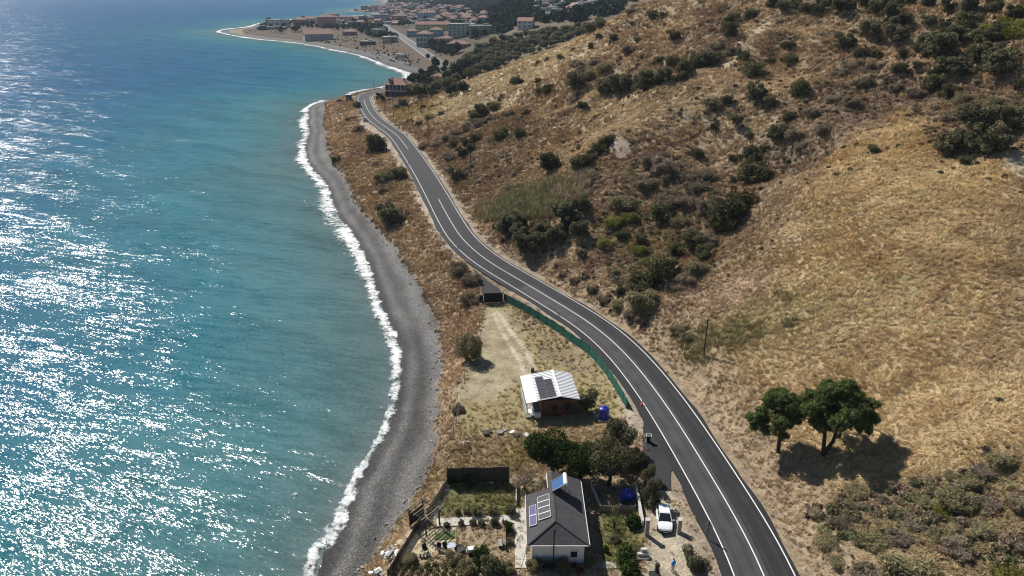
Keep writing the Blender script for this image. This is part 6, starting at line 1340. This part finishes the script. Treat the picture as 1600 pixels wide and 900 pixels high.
B = [  # px x, base y, width m, depth m, height m, rotation, wall, roof, style, floors, cols, label
 (497,62,24,36,7.5,-68,'grey','orange','gable',1,3,'long warehouse with orange gable roof near the far beach','warehouse'),
 (487,62,12,14,5,-68,'white','grey','flat',1,3,'low white annexe in front of the orange-roofed warehouse','building'),
 (411,47,10,6,6,0,'dark','grey','flat',1,2,'small dark hut on the far point','hut'),
 (436,43,34,12,12,-4,'white','grey','flat',3,8,'white apartment block with dark windows near the far point','apartment block'),
 (425,46,46,8,4,-4,'grey','grey','flat',1,8,'low grey wall-like building before the white apartment block','building'),
 (512,43,26,14,16,-6,'pink','brown','hip',4,6,'tall pink apartment block behind the warehouse','apartment block'),
 (645,57,13,11,7,-10,'blue','red','hip',2,3,'first red-roofed villa right of the far road','house'),
 (665,72,16,14,13,-14,'green','red','hip',3,4,'three-storey green apartment house with balconies and red roof','apartment house'),
 (682,57,15,12,8,-10,'blue','red','hip',2,3,'red-roofed villa behind the green apartment house','house'),
 (697,70,13,12,7,-12,'white','red','hip',2,3,'white red-roofed house beside the green apartment house','house'),
 (717,78,22,12,6,-16,'brick','red','hip',2,4,'long low red-roofed house below the bare cutting','house'),
 (680,47,56,16,8,-3,'yellow','red','gable',2,10,'long yellow school building with red roof','school'),
 (722,56,30,16,13,-4,'green','grey','flat',4,6,'grey-green apartment block beside the olive hill','apartment block'),
 (752,55,26,14,10,-4,'green','grey','flat',3,5,'grey-green block half hidden by the olive hill','apartment block'),
 (592,57,18,12,9,-6,'green','grey','flat',3,4,'pale green building left of the far road','building'),
 (547,55,18,10,5,-6,'brick','orange','hip',1,4,'low brick house with orange roof on the sandy lot','house'),
 (575,70,17,8,4,-8,'dark','grey','flat',1,4,'low dark shed at the edge of the far beach','shed'),
 (606,67,10,10,7,-8,'cream','pale','flat',2,3,'half-built cream house left of the far road','house'),
 (615,66,9,8,6,-8,'grey','pale','flat',2,2,'unfinished grey house beside the far road','house'),
 (594,36,28,14,14,-5,'blue','grey','flat',4,6,'pale blue apartment block in the middle of town','apartment block'),
 (625,35,26,16,11,-5,'pink','brown','hip',3,5,'pink-brown building in the middle of town','building'),
 (668,34,30,18,15,-5,'blue','red','hip',4,6,'large pale blue building with red roof behind the school','apartment block'),
 (697,32,22,16,10,-5,'brick','red','hip',3,4,'brick building with domed hall behind the school','building'),
 (540,38,20,14,12,-5,'pink','brown','hip',3,4,'pink apartment house behind the sandy lot','apartment house'),
 (470,39,22,14,9,-5,'brick','red','hip',2,4,'red-roofed brick house among trees behind the point','house'),
 (486,37,20,12,9,-5,'white','red','hip',2,4,'white house with red roof behind the point','house'),
 (628,90,9,5,3,-30,'white','pale','flat',1,2,'low white beach shelter near the end of the far road','shelter'),
 (686,130,11,9,4.5,-12,'brick','red','hip',1,2,'red-roofed brick house among trees behind the villa','house'),
 (822,44,14,12,6.5,-14,'white','orange','gable',2,3,'white house with orange roof alone on the olive hill','house')]
bpos = ground([(b[0], b[1]) for b in B])
for b, p in zip(B, bpos):
    building(b[12].replace(' ', '_'), p, b[2] * 0.88, b[3] * 0.88, b[4] * 0.9, R(b[5]), b[6], b[7], b[8], b[11], b[12], None, b[9], b[10], balc=('balcon' in b[11]))
def rand_in(px, n, r, mind):
    P = np.array(px, float); out = []
    while len(out) < n and mind > 0.3:
        for _ in range(400):
            q = P.min(0) + (P.max(0) - P.min(0)) * r.random(2)
            if inside(q[:1], q[1:], P)[0] and all((q[0] - o[0]) ** 2 + ((q[1] - o[1]) * 2.2) ** 2 > mind ** 2 for o in out): out.append(tuple(q))
            if len(out) >= n: break
        mind *= 0.8
    return out[:n]
tr_ = np.random.default_rng(77)
TOWN = [([(468,33),(540,29),(600,34),(600,42),(545,47),(500,40),(472,40)], 40, 6, 'behind the far beach', 'town houses behind the far beach'),
 ([(600,27),(700,24),(765,31),(760,42),(705,40),(640,37),(606,42)], 96, 5, 'in the town middle', 'houses in the middle of town'),
 ([(552,16),(612,9),(700,13),(745,21),(700,25),(600,24),(565,20)], 98, 4.2, 'on the far headland', 'houses on the far headland'),
 ([(832,2),(910,2),(940,8),(900,22),(852,27),(835,16)], 34, 6, 'on the wooded hill', 'houses on the wooded hill')]
WC = ['white', 'white', 'cream', 'pink', 'grey', 'blue', 'brick']; RC = ['red', 'red', 'brown', 'orange', 'grey', 'pale']
for zi, (px, n_, md, lb, grp) in enumerate(TOWN):
    pts_ = sorted(rand_in(px, n_, tr_, md)); gp_ = [p for p in ground(pts_) if p[2] > 0.6]
    for i, p in enumerate(gp_):
        w_ = tr_.uniform(7, 12); wc = str(tr_.choice(WC if zi != 3 else ['white', 'white', 'cream', 'grey'])); rc_ = str(tr_.choice(RC if zi != 3 else ['grey', 'pale', 'red']))
        fl = int(tr_.integers(1, 4)) if zi != 3 else int(tr_.integers(1, 3)); st = 'flat' if rc_ in ('grey', 'pale') else str(tr_.choice(['hip', 'gable']))
        building('town_house', p, w_, tr_.uniform(8, 12), 3.1 * fl, R(tr_.uniform(-25, 20)), wc, rc_, st, f'{wc} house with {rc_} {st} roof, {ordn(i)} from the left {lb}', 'house', grp, fl, 3 if p[1] < 1400 else 2, sidewin=p[1] < 1100)
# trees: grove, town, villa garden
def far_tree(p, wd, crown, label, group, name='town_tree'):
    t = empty(name, (p[0], p[1], p[2] - 0.1), tr_.random() * 6, label, 'tree', group); s = wd / 0.9; t.scale = (s, s, s * tr_.uniform(0.8, 1.15)); link('trunk', FAR_TRUNK, t); link('crown', crown, t)
gpx = rand_in([(640,148),(672,128),(700,122),(722,100),(768,66),(800,60),(838,52),(900,46),(948,36),(940,46),(900,60),(800,98),(740,122),(700,141),(660,155)], 210, tr_, 8)
for p in ground(gpx): far_tree(p, tr_.uniform(4.2, 6.8), FAR_OLIVE[tr_.integers(4)], 'rounded olive tree in the dense grove behind the dry ridge', 'olive trees of the grove', 'grove_tree')
tpx = rand_in([(560,40),(600,46),(625,52),(640,62),(700,74),(720,84),(690,92),(660,82),(640,70),(610,62),(585,60),(560,52)], 150, tr_, 4.5); 
for p in ground(tpx):
    d, _, _ = seg_dist(p[None, 0], p[None, 1], road_f)
    if d[0] > 9: far_tree(p, tr_.uniform(5, 8.5), FAR_CROWN[tr_.integers(4)], 'dark tree among the red-roofed houses along the far road', 'trees along the far road')
tpx = rand_in([(395,40),(470,36),(540,32),(600,38),(590,46),(540,48),(470,44),(420,46)], 70, tr_, 6)
for p in ground(tpx):
    if p[2] > 0.8: far_tree(p, tr_.uniform(6, 10), FAR_CROWN[tr_.integers(4)], 'dark tree among the buildings behind the far beach', 'trees behind the far beach')
tpx = rand_in([(600,24),(700,22),(775,28),(780,55),(740,62),(700,46),(620,42)], 120, tr_, 5)
for p in ground(tpx): far_tree(p, tr_.uniform(6, 10), FAR_CROWN[tr_.integers(4)], 'dark tree between the houses in the middle of town', 'trees in the middle of town')
for i, (x, y, wd, lb) in enumerate([(592,152,9,'grey-green tree on the road side of the villa'),(598,159,9,'leafy shrub-like tree at the villa gate'),(606,153,7,'dark tree close to the seaward wall of the villa'),(589,157,6,'small tree beside the utility pole at the bend'),(646,148,10,'dark tree just behind the villa'),(660,148,11,'second dark tree behind the villa'),(673,143,18,'tall dark tree in front of the red-roofed brick house'),(655,128,10,'dark shrub on the tan slope behind the villa'),(700,132,22,'broad dark tree at the foot of the olive hill'),(714,125,20,'second broad tree at the foot of the olive hill'),(730,115,20,'third broad tree at the foot of the olive hill'),(724,147,16,'grey-brown tree on the ridge line'),(703,150,16,'brown tree on the ridge line near the villa'),(668,92,7,'lone dark tree beside the far road'),(690,78,12,'broad dark tree below the long red-roofed house'),(438,52,9,'broad dark bush on the far sand flat'),(462,50,13,'wide dark bush behind the orange-roofed warehouse'),(420,41,10,'dark clump of trees on the far point')]):
    p = ground([(x, y)])[0]; far_tree(p, wd * depth(p) / FPX * 1.2, FAR_CROWN[i % 4], lb, None)
for p in ground(rand_in([(640,132),(668,114),(690,102),(700,108),(690,124),(665,138),(648,142)], 16, tr_, 9)): far_tree(p, tr_.uniform(5, 8), FAR_CROWN[tr_.integers(4)], 'dark tree on the slope between the villa and the far road', 'trees between villa and far road')
# wooded hills: too many and too far to count
def wood(name, polys, n, wr, pal_, label):
    P_ = []
    for px, k in polys: P_ += rand_in(px, k, tr_, 2.0)
    P_ = ground(P_); P_ = P_[P_[:, 2] > 1.0]; m = len(P_); s_ = tr_.uniform(wr[0], wr[1], m)
    scatter(name, P_, np.stack([np.zeros(m), np.zeros(m), tr_.random(m) * 6], 1), np.stack([s_, s_, s_ * tr_.uniform(0.7, 1.3, m)], 1), np.array(pal_)[tr_.integers(0, len(pal_), m)], tr_.integers(0, 4, m), DWARF, label, 'wood')
wood('hill_wood', [([(768,50),(785,10),(795,0),(835,0),(832,20),(815,35),(790,52)], 240), ([(835,0),(1000,0),(960,22),(900,34),(835,35)], 200)], 0, (7, 12), [(0.05, 0.075, 0.035), (0.06, 0.08, 0.04), (0.045, 0.065, 0.035)], 'dark green wood on the hill beyond the olive grove')
wood('shore_scrub', [([(380,56),(480,50),(480,66),(560,80),(600,95),(640,105),(660,95),(620,70),(560,58),(470,46),(390,46)], 260)], 0, (0.9, 2.4), [(0.14, 0.115, 0.08), (0.16, 0.125, 0.085), (0.11, 0.10, 0.065)], 'low brown scrub over the flat behind the far beach')
wood('far_wood', [([(600,4),(640,0),(795,0),(780,14),(700,12),(640,10)], 260), ([(620,14),(780,14),(770,30),(640,28)], 160)], 0, (8, 16), [(0.06, 0.065, 0.045), (0.08, 0.08, 0.055), (0.07, 0.06, 0.045)], 'grey-green trees and scrub over the far headland hills')

# ------------------------------------------------------------------ air: thin sea haze round the whole place
zt = max(float(GZ[_ok].max()) + 25, 160.0)
hb = MB().box(((-3500 + 1250) / 1.0, 4500, (zt - 9) / 2), (24000, 11000, zt + 9))
hm = bpy.data.materials.new('sea_haze'); hm.use_nodes = True; hn = hm.node_tree.nodes; hn.clear(); ho = hn.new('ShaderNodeOutputMaterial'); pvv = hn.new('ShaderNodeVolumePrincipled')
pvv.inputs['Color'].default_value = (0.62, 0.80, 1.0, 1); pvv.inputs['Density'].default_value = 0.00007; pvv.inputs['Anisotropy'].default_value = 0.2
hm.node_tree.links.new(pvv.outputs[0], ho.inputs['Volume'])
tag(hb.build('haze', hm), kind='stuff')
